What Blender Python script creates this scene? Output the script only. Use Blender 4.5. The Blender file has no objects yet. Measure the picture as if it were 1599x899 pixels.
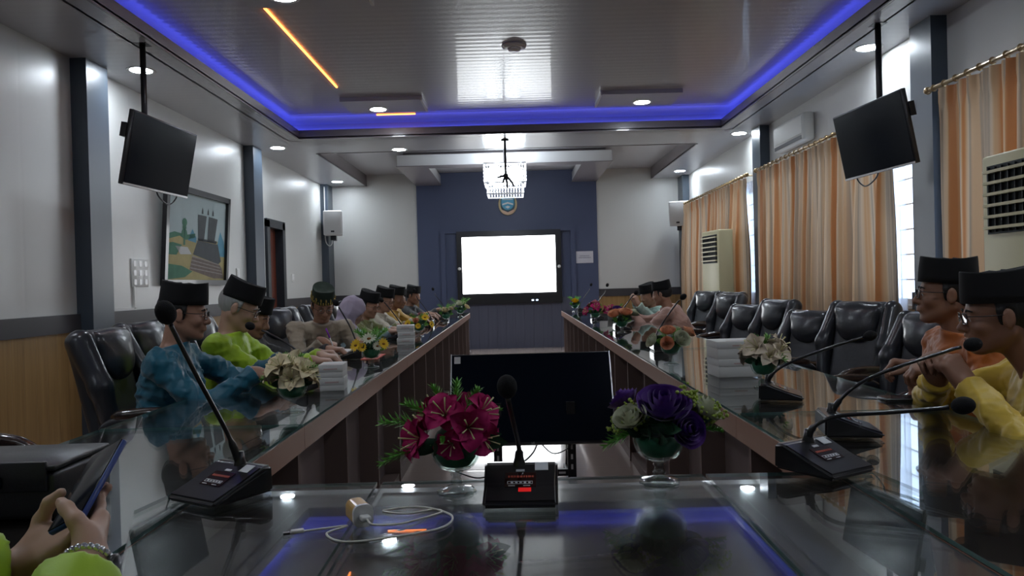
import bpy, bmesh, math, random
import numpy as np
from mathutils import Vector, Matrix, Euler, noise

# ------------------------------------------------------------------ camera, world, exposure
scene = bpy.context.scene
COL = scene.collection
F_PX, W_PX, H_PX = 1150.0, 1599.0, 899.0
CAM_Z = 1.22
roll = 0.026
Fc = Vector((4.0, 8.5, -F_PX)).normalized()
Rc = Vector((math.cos(roll), math.sin(roll), 0.0))
Rc = (Rc - Fc * Rc.dot(Fc)).normalized()
Uc = Rc.cross(Fc).normalized()
cam_rot = Matrix((Rc, Fc, Uc))            # rows: world axes seen from the camera
cd = bpy.data.cameras.new('camera')
cd.sensor_width = 36.0
cd.lens = F_PX / W_PX * 36.0
cd.clip_start = 0.02
cam = bpy.data.objects.new('camera', cd)
COL.objects.link(cam)
M = cam_rot.to_4x4()
M.translation = Vector((0, 0, CAM_Z))
cam.matrix_world = M
scene.camera = cam

world = bpy.data.worlds.new('world')
scene.world = world
world.use_nodes = True
world.node_tree.nodes['Background'].inputs[0].default_value = (0.62, 0.76, 1.0, 1)
world.node_tree.nodes['Background'].inputs[1].default_value = 1.6
scene.view_settings.view_transform = 'Standard'
scene.view_settings.look = 'None'
scene.view_settings.gamma = 1.0
scene.view_settings.use_curve_mapping = False
scene.view_settings.exposure = 1.5
cy = scene.cycles
cy.max_bounces = 8
cy.diffuse_bounces = 3
cy.glossy_bounces = 4
cy.transmission_bounces = 8
cy.transparent_max_bounces = 12
cy.caustics_reflective = False
cy.caustics_refractive = False
cy.sample_clamp_indirect = 4.0
LAMP = 52.0        # radiance of a downlight lens
LAMP_COL = (0.82, 0.91, 1.0)

# ------------------------------------------------------------------ room constants (metres, camera at x=y=0, looks along +y)
XL, XR, YN, YF = -3.5, 3.22, -3.2, 13.8
ZS, ZT = 3.10, 3.30          # perimeter soffit, raised tray
TT = 0.76                    # table top (glass surface)
R_ = math.radians
rnd = random.Random(7)

# ------------------------------------------------------------------ materials
MATS = {}
def mat(name, col, rough=0.5, metal=0.0, spec=0.5, coat=0.0, coat_rough=0.05, emit=None, estr=0.0, sheen=0.0,
        noise_amt=0.0, noise_scale=8.0, stretch=(1, 1, 1), bump=0.0, bump_scale=60.0, bump_dist=0.002, transm=0.0, ior=1.45, sss=0.0):
    if name in MATS: return MATS[name]
    m = bpy.data.materials.new(name); m.use_nodes = True
    nt = m.node_tree; N = nt.nodes; L = nt.links
    b = N['Principled BSDF']
    b.inputs['Base Color'].default_value = (*col, 1)
    b.inputs['Roughness'].default_value = rough
    b.inputs['Metallic'].default_value = metal
    b.inputs['Specular IOR Level'].default_value = spec
    b.inputs['Coat Weight'].default_value = coat
    b.inputs['Coat Roughness'].default_value = coat_rough
    b.inputs['IOR'].default_value = ior
    b.inputs['Transmission Weight'].default_value = transm
    if sheen: b.inputs['Sheen Weight'].default_value = sheen
    if sss:
        b.inputs['Subsurface Weight'].default_value = sss
        b.inputs['Subsurface Radius'].default_value = (0.012, 0.005, 0.003)
    if emit:
        b.inputs['Emission Color'].default_value = (*emit, 1)
        b.inputs['Emission Strength'].default_value = estr
    if noise_amt or bump:
        tc = N.new('ShaderNodeTexCoord'); mp = N.new('ShaderNodeMapping')
        mp.inputs['Scale'].default_value = stretch
        L.new(tc.outputs['Object'], mp.inputs['Vector'])
    if noise_amt:
        nz = N.new('ShaderNodeTexNoise'); nz.inputs['Scale'].default_value = noise_scale
        nz.inputs['Detail'].default_value = 4
        L.new(mp.outputs[0], nz.inputs['Vector'])
        mx = N.new('ShaderNodeMix'); mx.data_type = 'RGBA'
        mx.inputs[6].default_value = (*[c * (1 - noise_amt) for c in col], 1)
        mx.inputs[7].default_value = (*[min(1, c * (1 + noise_amt)) for c in col], 1)
        L.new(nz.outputs['Fac'], mx.inputs[0]); L.new(mx.outputs[2], b.inputs['Base Color'])
    if bump:
        nb = N.new('ShaderNodeTexNoise'); nb.inputs['Scale'].default_value = bump_scale; nb.inputs['Detail'].default_value = 3
        L.new(mp.outputs[0], nb.inputs['Vector'])
        bp = N.new('ShaderNodeBump'); bp.inputs['Strength'].default_value = bump; bp.inputs['Distance'].default_value = bump_dist
        L.new(nb.outputs['Fac'], bp.inputs['Height']); L.new(bp.outputs[0], b.inputs['Normal'])
        if coat: L.new(bp.outputs[0], b.inputs['Coat Normal'])
    MATS[name] = m
    return m

def wave_bump(m, axis, period, strength, dist=0.004, profile='SIN', color_lo=None, color_mix=0.0):
    """regular ribs / seams across a panelled surface, in metres along one world axis"""
    nt = m.node_tree; N = nt.nodes; L = nt.links; b = N['Principled BSDF']
    tc = N.new('ShaderNodeTexCoord'); sx = N.new('ShaderNodeSeparateXYZ'); L.new(tc.outputs['Object'], sx.inputs[0])
    d = N.new('ShaderNodeMath'); d.operation = 'DIVIDE'; d.inputs[1].default_value = period
    L.new(sx.outputs[axis], d.inputs[0])
    fr = N.new('ShaderNodeMath'); fr.operation = 'FRACT'; L.new(d.outputs[0], fr.inputs[0])
    if profile == 'SIN':
        mu = N.new('ShaderNodeMath'); mu.operation = 'MULTIPLY'; mu.inputs[1].default_value = 2 * math.pi
        L.new(fr.outputs[0], mu.inputs[0])
        h = N.new('ShaderNodeMath'); h.operation = 'SINE'; L.new(mu.outputs[0], h.inputs[0]); out = h.outputs[0]
    else:      # groove at each seam
        pp = N.new('ShaderNodeMath'); pp.operation = 'PINGPONG'; pp.inputs[1].default_value = 0.5
        L.new(d.outputs[0], pp.inputs[0])
        mr = N.new('ShaderNodeMapRange'); mr.inputs[1].default_value = 0.0; mr.inputs[2].default_value = 0.04
        mr.interpolation_type = 'SMOOTHSTEP'
        L.new(pp.outputs[0], mr.inputs[0]); out = mr.outputs[0]
    bp = N.new('ShaderNodeBump'); bp.inputs['Strength'].default_value = strength; bp.inputs['Distance'].default_value = dist
    L.new(out, bp.inputs['Height'])
    L.new(bp.outputs[0], b.inputs['Normal']); L.new(bp.outputs[0], b.inputs['Coat Normal'])
    if color_lo:
        src = b.inputs['Base Color'].links[0].from_socket if b.inputs['Base Color'].links else None
        mx = N.new('ShaderNodeMix'); mx.data_type = 'RGBA'
        mx.inputs[6].default_value = (*color_lo, 1)
        if src: L.new(src, mx.inputs[7])
        else: mx.inputs[7].default_value = b.inputs['Base Color'].default_value
        L.new(out, mx.inputs[0]); L.new(mx.outputs[2], b.inputs['Base Color'])
    return m

def emis(name, col, strength):
    if name in MATS: return MATS[name]
    m = bpy.data.materials.new(name); m.use_nodes = True
    nt = m.node_tree; nt.nodes.clear()
    e = nt.nodes.new('ShaderNodeEmission'); e.inputs[0].default_value = (*col, 1); e.inputs[1].default_value = strength
    o = nt.nodes.new('ShaderNodeOutputMaterial'); nt.links.new(e.outputs[0], o.inputs[0])
    MATS[name] = m
    return m

def thin_glass(name, tint, ior=1.5):
    if name in MATS: return MATS[name]
    m = bpy.data.materials.new(name); m.use_nodes = True
    nt = m.node_tree; nt.nodes.clear(); N = nt.nodes; L = nt.links
    t = N.new('ShaderNodeBsdfTransparent'); t.inputs[0].default_value = (*tint, 1)
    g = N.new('ShaderNodeBsdfGlossy'); g.inputs['Roughness'].default_value = 0.0
    f = N.new('ShaderNodeFresnel'); ge = N.new('ShaderNodeNewGeometry'); mi = N.new('ShaderNodeMix'); mi.data_type = 'FLOAT'
    mi.inputs[2].default_value = ior; mi.inputs[3].default_value = 1.0 / ior        # same reflectance from both faces of the sheet
    L.new(ge.outputs['Backfacing'], mi.inputs[0]); L.new(mi.outputs[0], f.inputs[0])
    mx = N.new('ShaderNodeMixShader'); o = N.new('ShaderNodeOutputMaterial')
    L.new(f.outputs[0], mx.inputs[0]); L.new(t.outputs[0], mx.inputs[1]); L.new(g.outputs[0], mx.inputs[2]); L.new(mx.outputs[0], o.inputs[0])
    MATS[name] = m
    return m

def wood(name, c1, c2, rough=0.4, coat=0.0, axis='Z', scale=3.0):
    if name in MATS: return MATS[name]
    m = mat(name, c1, rough, coat=coat)
    nt = m.node_tree; N = nt.nodes; L = nt.links; b = N['Principled BSDF']
    tc = N.new('ShaderNodeTexCoord'); mp = N.new('ShaderNodeMapping')
    s = {'X': (0.6, 14, 14), 'Y': (14, 0.6, 14), 'Z': (14, 14, 0.6)}[axis]
    mp.inputs['Scale'].default_value = s
    nz = N.new('ShaderNodeTexNoise'); nz.inputs['Scale'].default_value = scale; nz.inputs['Detail'].default_value = 6; nz.inputs['Distortion'].default_value = 0.4
    cr = N.new('ShaderNodeValToRGB'); cr.color_ramp.elements[0].position = 0.3; cr.color_ramp.elements[1].position = 0.72
    cr.color_ramp.elements[0].color = (*c1, 1); cr.color_ramp.elements[1].color = (*c2, 1)
    L.new(tc.outputs['Object'], mp.inputs[0]); L.new(mp.outputs[0], nz.inputs['Vector']); L.new(nz.outputs['Fac'], cr.inputs[0]); L.new(cr.outputs[0], b.inputs['Base Color'])
    return m

# ------------------------------------------------------------------ object helpers
def link(name, me, m=None, parent=None):
    o = bpy.data.objects.new(name, me); COL.objects.link(o)
    if m is not None:
        for mm in (m if isinstance(m, (list, tuple)) else [m]): me.materials.append(mm)
    if parent is not None: o.parent = parent
    return o
def tag(o, label, cat, group=None, kind=None):
    o['label'] = label; o['category'] = cat
    if group: o['group'] = group
    if kind: o['kind'] = kind
    return o
def thing(name, label, cat, loc=(0, 0, 0), rz=0.0, group=None):
    o = bpy.data.objects.new(name, None); COL.objects.link(o)
    o.empty_display_size = 0.05
    o.location = loc; o.rotation_euler = (0, 0, rz)
    return tag(o, label, cat, group)
def dup(root, loc, rz, label, group=None):
    r = root.copy(); COL.objects.link(r); r.location = loc; r.rotation_euler = (0, 0, rz); r['label'] = label
    if group: r['group'] = group
    for ch in list(root.children):
        c = ch.copy(); COL.objects.link(c); c.parent = r
        for g in list(ch.children):
            d = g.copy(); COL.objects.link(d); d.parent = c
    return r
def struct(o):
    o['kind'] = 'structure'; return o

class MB:
    """collects shapes, builds them as one mesh object"""
    def __init__(s): s.v = []; s.f = []; s.mi = []; s.sm = []
    def add(s, vs, fs, mi=0, smooth=False):
        n = len(s.v); s.v += [tuple(v) for v in vs]
        for f in fs: s.f.append(tuple(i + n for i in f)); s.mi.append(mi); s.sm.append(smooth)
        return s
    def box(s, x0, x1, y0, y1, z0, z1, mi=0, Mx=None):
        vs = [Vector((x, y, z)) for x in (x0, x1) for y in (y0, y1) for z in (z0, z1)]
        if Mx is not None: vs = [Mx @ v for v in vs]
        return s.add(vs, [(0, 1, 3, 2), (4, 6, 7, 5), (0, 4, 5, 1), (2, 3, 7, 6), (0, 2, 6, 4), (1, 5, 7, 3)], mi)
    def bbox(s, x0, x1, y0, y1, z0, z1, r=0.005, mi=0, Mx=None, seg=2):
        """bevelled box"""
        bm = bmesh.new(); bmesh.ops.create_cube(bm, size=1.0)
        for v in bm.verts: v.co = Vector(((x0 + x1) / 2 + v.co.x * (x1 - x0), (y0 + y1) / 2 + v.co.y * (y1 - y0), (z0 + z1) / 2 + v.co.z * (z1 - z0)))
        bmesh.ops.bevel(bm, geom=bm.edges[:], offset=r, segments=seg, affect='EDGES', profile=0.5)
        bm.verts.index_update()
        vs = [(Mx @ v.co if Mx is not None else v.co.copy()) for v in bm.verts]
        fs = [[v.index for v in f.verts] for f in bm.faces]; bm.free()
        return s.add(vs, fs, mi, True)
    def tube(s, pts, r, n=10, mi=0, caps=True, smooth=True):
        pts = [Vector(p) for p in pts]; rs = r if isinstance(r, (list, tuple)) else [r] * len(pts)
        vs = []; prev = None
        for i, p in enumerate(pts):
            t = (pts[min(i + 1, len(pts) - 1)] - pts[max(i - 1, 0)]).normalized()
            if prev is None: a = t.orthogonal().normalized()
            else:
                a = prev - t * prev.dot(t)
                a = a.normalized() if a.length > 1e-6 else t.orthogonal().normalized()
            prev = a; b = t.cross(a)
            vs += [p + (a * math.cos(2 * math.pi * k / n) + b * math.sin(2 * math.pi * k / n)) * rs[i] for k in range(n)]
        fs = [(i * n + k, i * n + (k + 1) % n, (i + 1) * n + (k + 1) % n, (i + 1) * n + k) for i in range(len(pts) - 1) for k in range(n)]
        if caps: fs += [tuple(range(n - 1, -1, -1)), tuple((len(pts) - 1) * n + k for k in range(n))]
        return s.add(vs, fs, mi, smooth)
    def lathe(s, prof, n=32, mi=0, c=(0, 0, 0), flute=None, smooth=True, close=False, sx=1.0, sy=1.0):
        vs = []
        for (r, z) in prof:
            for k in range(n):
                a = 2 * math.pi * k / n; rr = r * (1 + flute(a, z)) if flute else r
                vs.append((c[0] + sx * rr * math.cos(a), c[1] + sy * rr * math.sin(a), c[2] + z))
        m = len(prof)
        fs = [(i * n + k, i * n + (k + 1) % n, (i + 1) * n + (k + 1) % n, (i + 1) * n + k) for i in range(m - 1) for k in range(n)]
        if close: fs += [((m - 1) * n + k, (m - 1) * n + (k + 1) % n, (k + 1) % n, k) for k in range(n)]
        else:
            if prof[0][0] > 1e-4: fs.append(tuple(range(n - 1, -1, -1)))
            if prof[-1][0] > 1e-4: fs.append(tuple((m - 1) * n + k for k in range(n)))
        return s.add(vs, fs, mi, smooth)
    def ball(s, c, r, mi=0, n=14, m=9, Mx=None):
        if not isinstance(r, (list, tuple)): r = (r, r, r)
        vs = []
        for i in range(m + 1):
            th = math.pi * i / m
            for k in range(n):
                a = 2 * math.pi * k / n
                v = Vector((r[0] * math.sin(th) * math.cos(a), r[1] * math.sin(th) * math.sin(a), r[2] * math.cos(th)))
                if Mx is not None: v = Mx @ v
                vs.append(v + Vector(c))
        fs = [(i * n + k, (i + 1) * n + k, (i + 1) * n + (k + 1) % n, i * n + (k + 1) % n) for i in range(m) for k in range(n)]
        return s.add(vs, fs, mi, True)
    def prism(s, poly, z0, z1, mi=0, Mx=None):
        """poly in xy, extruded along z"""
        n = len(poly); vs = [Vector((x, y, z0)) for x, y in poly] + [Vector((x, y, z1)) for x, y in poly]
        if Mx is not None: vs = [Mx @ v for v in vs]
        return s.add(vs, [tuple(range(n - 1, -1, -1)), tuple(range(n, 2 * n))] + [(k, (k + 1) % n, n + (k + 1) % n, n + k) for k in range(n)], mi)
    def mesh(s, name):
        me = bpy.data.meshes.new(name); me.from_pydata(s.v, [], s.f)
        me.polygons.foreach_set('material_index', s.mi); me.polygons.foreach_set('use_smooth', s.sm)
        me.validate(); me.update(); return me
    def build(s, name, m=None, parent=None):
        o = link(name, s.mesh(name), m, parent)
        bm = bmesh.new(); bm.from_mesh(o.data); bmesh.ops.recalc_face_normals(bm, faces=bm.faces[:]); bm.to_mesh(o.data); bm.free()
        return o
def T(x=0, y=0, z=0, rx=0, ry=0, rz=0):
    return Matrix.Translation((x, y, z)) @ Euler((rx, ry, rz)).to_matrix().to_4x4()
def arc_pts(ctrl, n=16):
    """Catmull-Rom through control points"""
    P = [Vector(p) for p in ctrl]; P = [P[0] * 2 - P[1]] + P + [P[-1] * 2 - P[-2]]; out = []
    for i in range(1, len(P) - 2):
        for k in range(n):
            t = k / n; a, b, c, d = P[i - 1], P[i], P[i + 1], P[i + 2]
            out.append(0.5 * ((2 * b) + (c - a) * t + (2 * a - 5 * b + 4 * c - d) * t * t + (3 * b - a - 3 * c + d) * t ** 3))
    out.append(P[-2]); return out
def text_part(txt, size, m, parent, Mx, name='lettering', ext=0.0004):
    cu = bpy.data.curves.new('t', 'FONT'); cu.body = txt; cu.size = size; cu.align_x = 'CENTER'; cu.align_y = 'CENTER'; cu.extrude = ext
    to = bpy.data.objects.new('t', cu); COL.objects.link(to)
    dg = bpy.context.evaluated_depsgraph_get(); me = bpy.data.meshes.new_from_object(to.evaluated_get(dg))
    bpy.data.objects.remove(to); me.transform(Mx)
    return link(name, me, m, parent)

# ------------------------------------------------------------------ smooth solids (signed distance field -> one continuous surface)
class Field:
    def __init__(s, lo, hi, h):
        s.lo = np.array(lo, float); s.h = h
        s.n = np.maximum(((np.array(hi, float) - s.lo) / h).astype(int) + 2, 3)
        s.D = np.full(tuple(s.n), 0.12, np.float32)
    def sub(s, lo, hi):
        a = np.clip(((np.array(lo) - s.lo) / s.h).astype(int), 0, s.n - 1)
        b = np.clip(((np.array(hi) - s.lo) / s.h).astype(int) + 2, 1, s.n)
        if np.any(b <= a): return None
        sl = tuple(slice(a[i], b[i]) for i in range(3))
        ax = [(s.lo[i] + s.h * np.arange(a[i], b[i])).astype(np.float32) for i in range(3)]
        return sl, ax[0][:, None, None], ax[1][None, :, None], ax[2][None, None, :]
    def comb(s, sl, d, k, mode):
        a = s.D[sl]
        if mode == 'sub': d = -d; 
        if k > 0:
            hh = np.maximum(k - np.abs(a - d), 0) / k; c = hh * hh * k * 0.25
        else: c = 0
        s.D[sl] = (np.minimum(a, d) - c) if mode == 'add' else (np.maximum(a, d) + c)
    def cone(s, a, b, ra, rb, k=0.02, mode='add', cut=None, cuts=None):
        a = np.array(a, float); b = np.array(b, float); R = max(ra, rb) + k + 2 * s.h + 0.012
        g = s.sub(np.minimum(a, b) - R, np.maximum(a, b) + R)
        if g is None: return s
        sl, X, Y, Z = g; ba = b - a; L2 = max(float(ba @ ba), 1e-9)
        t = np.clip(((X - a[0]) * ba[0] + (Y - a[1]) * ba[1] + (Z - a[2]) * ba[2]) / L2, 0, 1)
        d = np.sqrt((X - a[0] - t * ba[0]) ** 2 + (Y - a[1] - t * ba[1]) ** 2 + (Z - a[2] - t * ba[2]) ** 2) - (ra + (rb - ra) * t)
        for (p, nn) in ([cut] if cut is not None else []) + (cuts or []):
            nn = np.array(nn, float); nn /= np.linalg.norm(nn)
            d = np.maximum(d, (X - p[0]) * nn[0] + (Y - p[1]) * nn[1] + (Z - p[2]) * nn[2])
        s.comb(sl, d.astype(np.float32), k, mode); return s
    def ell(s, c, r, k=0.02, R=None, mode='add', cuts=None):
        c = np.array(c, float); r = np.array(r, float); m = r.max() + k + 2 * s.h + 0.012
        g = s.sub(c - m, c + m)
        if g is None: return s
        sl, X, Y, Z = g; X = X - c[0]; Y = Y - c[1]; Z = Z - c[2]
        if R is not None:
            U = X * R[0][0] + Y * R[0][1] + Z * R[0][2]; V = X * R[1][0] + Y * R[1][1] + Z * R[1][2]; Wd = X * R[2][0] + Y * R[2][1] + Z * R[2][2]
        else: U, V, Wd = X, Y, Z
        k0 = np.sqrt((U / r[0]) ** 2 + (V / r[1]) ** 2 + (Wd / r[2]) ** 2)
        k1 = np.sqrt((U / r[0] ** 2) ** 2 + (V / r[1] ** 2) ** 2 + (Wd / r[2] ** 2) ** 2)
        d = k0 * (k0 - 1) / np.maximum(k1, 1e-6)
        for (p, nn) in (cuts or []):
            nn = np.array(nn, float); nn /= np.linalg.norm(nn)
            d = np.maximum(d, (X + c[0] - p[0]) * nn[0] + (Y + c[1] - p[1]) * nn[1] + (Z + c[2] - p[2]) * nn[2])
        s.comb(sl, d.astype(np.float32), k, mode); return s
    def rbox(s, c, hs, r, k=0.02, R=None, mode='add'):
        c = np.array(c, float); m = float(np.linalg.norm(hs)) + k + 2 * s.h + 0.012
        g = s.sub(c - m, c + m)
        if g is None: return s
        sl, X, Y, Z = g; X = X - c[0]; Y = Y - c[1]; Z = Z - c[2]
        if R is not None:
            U = X * R[0][0] + Y * R[0][1] + Z * R[0][2]; V = X * R[1][0] + Y * R[1][1] + Z * R[1][2]; Wd = X * R[2][0] + Y * R[2][1] + Z * R[2][2]
        else: U, V, Wd = X, Y, Z
        q = [np.abs(a_) - (h_ - r) for a_, h_ in zip((U, V, Wd), hs)]
        d = np.sqrt(sum(np.maximum(q_, 0) ** 2 for q_ in q)) + np.minimum(np.maximum(np.maximum(q[0], q[1]), q[2]), 0) - r
        s.comb(sl, d.astype(np.float32), k, mode); return s
    def folds(s, amp, freq, seed=0, stretch=(1, 1, 1)):
        """cloth creases: domain-warped waves near the surface"""
        idx = np.nonzero(np.abs(s.D) < 0.03)
        P = [s.lo[i] + s.h * idx[i] for i in range(3)]
        r = np.random.RandomState(seed); tot = np.zeros(len(idx[0]))
        st = np.array(stretch)
        for o in range(4):
            f = freq * (1.0 + 0.55 * o); v = r.normal(size=3) * st; v /= np.linalg.norm(v); w = r.normal(size=3); w /= np.linalg.norm(w)
            ph = f * (P[0] * v[0] + P[1] * v[1] + P[2] * v[2]) + 2.2 * np.sin(f * 0.35 * (P[0] * w[0] + P[1] * w[1] + P[2] * w[2]) + r.rand() * 6)
            tot += (1 - 2 * np.abs(np.sin(ph * 0.5 + r.rand() * 6)) ** 0.8) / (1 + 0.4 * o)
        s.D[idx] -= (amp * (tot - .2) * 0.5).astype(np.float32); return s
    def clip(s, c, n, R):
        """clean flat cut through c, keeping the side behind normal n, only within R of c"""
        c = np.array(c, float); n = np.array(n, float); n /= np.linalg.norm(n); g = s.sub(c - R, c + R)
        if g is None: return s
        sl, X, Y, Z = g; d = (X - c[0]) * n[0] + (Y - c[1]) * n[1] + (Z - c[2]) * n[2]
        s.D[sl] = np.where(((X - c[0]) ** 2 + (Y - c[1]) ** 2 + (Z - c[2]) ** 2) < R * R, np.maximum(s.D[sl], d), s.D[sl]); return s
    def mesh(s, name):
        D = s.D; D[0] = D[-1] = 0.1; D[:, 0] = D[:, -1] = 0.1; D[:, :, 0] = D[:, :, -1] = 0.1
        I = D < 0
        cnt = np.zeros(tuple(s.n - 1), np.int8)
        for i in (0, 1):
            for j in (0, 1):
                for k in (0, 1): cnt += I[i:i + s.n[0] - 1, j:j + s.n[1] - 1, k:k + s.n[2] - 1]
        cell = np.nonzero((cnt > 0) & (cnt < 8)); nv = len(cell[0])
        vid = np.full(cnt.shape, -1, np.int32); vid[cell] = np.arange(nv)
        cor = {}
        for i in (0, 1):
            for j in (0, 1):
                for k in (0, 1): cor[(i, j, k)] = D[cell[0] + i, cell[1] + j, cell[2] + k]
        acc = np.zeros((nv, 3)); num = np.zeros(nv)
        for c0 in cor:
            for ax in range(3):
                if c0[ax] == 0:
                    c1 = list(c0); c1[ax] = 1; c1 = tuple(c1); a = cor[c0]; b = cor[c1]
                    x = (a < 0) != (b < 0); t = np.where(x, a / np.where(x, a - b, 1), 0)
                    for q in range(3): acc[:, q] += np.where(x, c0[q] + (t if q == ax else 0), 0)
                    num += x
        co = (np.stack(cell, 1) + acc / num[:, None]) * s.h + s.lo
        quads = []
        for ax in range(3):
            u, w = [(1, 2), (2, 0), (0, 1)][ax]
            a = np.moveaxis(I, ax, 0); dif = np.moveaxis(a[1:] != a[:-1], 0, ax)
            e = np.nonzero(dif)
            ok = (e[u] > 0) & (e[w] > 0) & (e[u] < s.n[u] - 1) & (e[w] < s.n[w] - 1)
            e = [q[ok] for q in e]; ins = I[tuple(e)]
            def vv(du, dw):
                c = [q.copy() for q in e]; c[u] = c[u] + du; c[w] = c[w] + dw; return vid[tuple(c)]
            q = np.stack([vv(-1, -1), vv(0, -1), vv(0, 0), vv(-1, 0)], 1)
            q[~ins] = q[~ins][:, ::-1]; quads.append(q)
        Q = np.concatenate(quads); me = bpy.data.meshes.new(name)
        me.vertices.add(nv); me.vertices.foreach_set('co', co.astype(np.float32).ravel())
        me.loops.add(len(Q) * 4); me.loops.foreach_set('vertex_index', Q.ravel().astype(np.int32))
        me.polygons.add(len(Q)); me.polygons.foreach_set('loop_start', np.arange(0, len(Q) * 4, 4, dtype=np.int32))
        me.polygons.foreach_set('use_smooth', np.ones(len(Q), bool))
        me.update(calc_edges=True); me.validate(); return me
# ------------------------------------------------------------------ shared materials
M_slate = mat('slate_paint', (0.045, 0.062, 0.085), 0.4, coat=0.25, coat_rough=0.34)
M_wall = mat('white_panel', (0.60, 0.60, 0.58), 0.4, coat=0.35, coat_rough=0.32, noise_amt=0.03, noise_scale=1.5)
wave_bump(M_wall, 1, 0.75, 0.25, 0.002, 'GROOVE')
M_wallf = mat('white_panel_far', (0.60, 0.60, 0.58), 0.4, coat=0.3, coat_rough=0.32)
wave_bump(M_wallf, 0, 0.75, 0.25, 0.002, 'GROOVE')
M_pvc = mat('glossy_pvc_ceiling', (0.43, 0.43, 0.455), 0.32, coat=0.24, coat_rough=0.035, spec=0.35)
wave_bump(M_pvc, 1, 0.10, 0.35, 0.0009, 'SIN')
M_fascia = mat('brown_grey_fascia', (0.20, 0.18, 0.19), 0.35, coat=0.3)
M_darkwall = mat('slate_wall_bloom', (0.065, 0.082, 0.155), 0.5)  # slate paint, made bluer and brighter to carry the screen's bloom
M_wain = wood('tan_wainscot', (0.25, 0.145, 0.05), (0.36, 0.22, 0.085), 0.38, axis='Z', scale=1.6)
wave_bump(M_wain, 1, 0.13, 0.5, 0.003, 'GROOVE')
M_wainf = wood('tan_wainscot_far', (0.25, 0.145, 0.05), (0.36, 0.22, 0.085), 0.38, axis='Z', scale=1.6)
wave_bump(M_wainf, 0, 0.13, 0.5, 0.003, 'GROOVE')
M_rail = mat('charcoal_rail', (0.045, 0.042, 0.047), 0.45)
M_floor = mat('polished_beige_tile', (0.44, 0.35, 0.31), 0.16, coat=0.6, coat_rough=0.06, noise_amt=0.08, noise_scale=2.0)
wave_bump(M_floor, 1, 0.6, 0.3, 0.001, 'GROOVE')
M_black = mat('black_plastic', (0.012, 0.012, 0.014), 0.35, coat=0.2)
M_blackgloss = mat('black_gloss', (0.002, 0.004, 0.009), 0.12, spec=0.2)
M_white = mat('white_plastic', (0.72, 0.72, 0.70), 0.4)
M_steel = mat('black_steel', (0.02, 0.02, 0.022), 0.4, metal=0.6)
M_lens = emis('downlight_lens', LAMP_COL, LAMP)
M_silver = mat('silver_trim', (0.6, 0.6, 0.62), 0.25, metal=0.9)

# ------------------------------------------------------------------ floor
struct(MB().box(XL - 0.2, XR + 0.2, YN - 0.2, YF + 0.2, -0.1, 0.0).build('floor', M_floor))

# ------------------------------------------------------------------ walls
RAIL0, RAIL1 = 0.92, 1.06
w = MB(); w.box(XL - 0.2, XL, YN, 10.42, RAIL1 - 0.05, ZT + 0.2); w.box(XL - 0.2, XL, 11.12, YF, RAIL1 - 0.05, ZT + 0.2); w.box(XL - 0.2, XL, 10.42, 11.12, 2.16, ZT + 0.2)
struct(w.build('wall_left', M_wall))
w = MB(); w.box(XL - 0.2, XL + 0.012, YN, 10.42, 0, RAIL0); w.box(XL - 0.2, XL + 0.012, 11.12, YF, 0, RAIL0)
struct(w.build('trim_1', M_wain))
w = MB(); w.box(XL - 0.2, XL + 0.03, YN, 10.36, RAIL0, RAIL1); w.box(XL - 0.2, XL + 0.03, 11.18, YF, RAIL0, RAIL1)
struct(w.build('trim_2', M_rail))
# right wall with three window openings
WZ0, WZ1 = 0.95, 2.42
wins = [(2.3, 5.2), (5.93, 8.95), (9.75, 13.0)]
w = MB(); w.box(XR, XR + 0.2, YN, YF, WZ1, ZT + 0.2); w.box(XR, XR + 0.2, YN, YF, RAIL0, WZ0)
ys = [YN] + [v for a in wins for v in a] + [YF]
for i in range(0, len(ys), 2): w.box(XR, XR + 0.2, ys[i], ys[i + 1], WZ0, WZ1)
struct(w.build('wall_right', M_wall))
struct(MB().box(XR - 0.012, XR + 0.2, YN, YF, 0, RAIL0).build('trim_3', M_wain))
w = MB()
for i in range(0, len(ys), 2): w.box(XR - 0.03, XR + 0.2, ys[i], ys[i + 1], RAIL0, RAIL1)
struct(w.build('trim_4', M_rail))
M_pane = thin_glass('window_glass', (0.95, 0.98, 1.0))
M_alu = mat('white_window_frame', (0.7, 0.72, 0.74), 0.4)
for i, (a, b) in enumerate(wins):
    fr = MB()
    for (y0, y1, z0, z1) in ((a, b, WZ0, WZ0 + .05), (a, b, WZ1 - .05, WZ1), (a, a + .05, WZ0, WZ1), (b - .05, b, WZ0, WZ1)): fr.box(XR + .06, XR + .12, y0, y1, z0, z1)
    for q in (1, 2, 3): yy = a + (b - a) * q / 4; fr.box(XR + .07, XR + .11, yy - .02, yy + .02, WZ0, WZ1)
    for q in range(1, 7): zz = WZ0 + (WZ1 - WZ0) * q / 7; fr.box(XR + .085, XR + .095, a, b, zz - .006, zz + .006)
    f = struct(fr.build('window_%d' % (i + 1), M_alu))
    MB().box(XR + .13, XR + .135, a, b, WZ0, WZ1).build('window_pane', M_pane, f)
    ld = bpy.data.lights.new('window_portal', 'AREA'); ld.shape = 'RECTANGLE'; ld.size = b - a; ld.size_y = WZ1 - WZ0; ld.cycles.is_portal = True
    lo = bpy.data.objects.new('window_portal', ld); COL.objects.link(lo); lo.location = (XR + .2, (a + b) / 2, (WZ0 + WZ1) / 2); lo.rotation_euler = (0, R_(90), 0)
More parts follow.
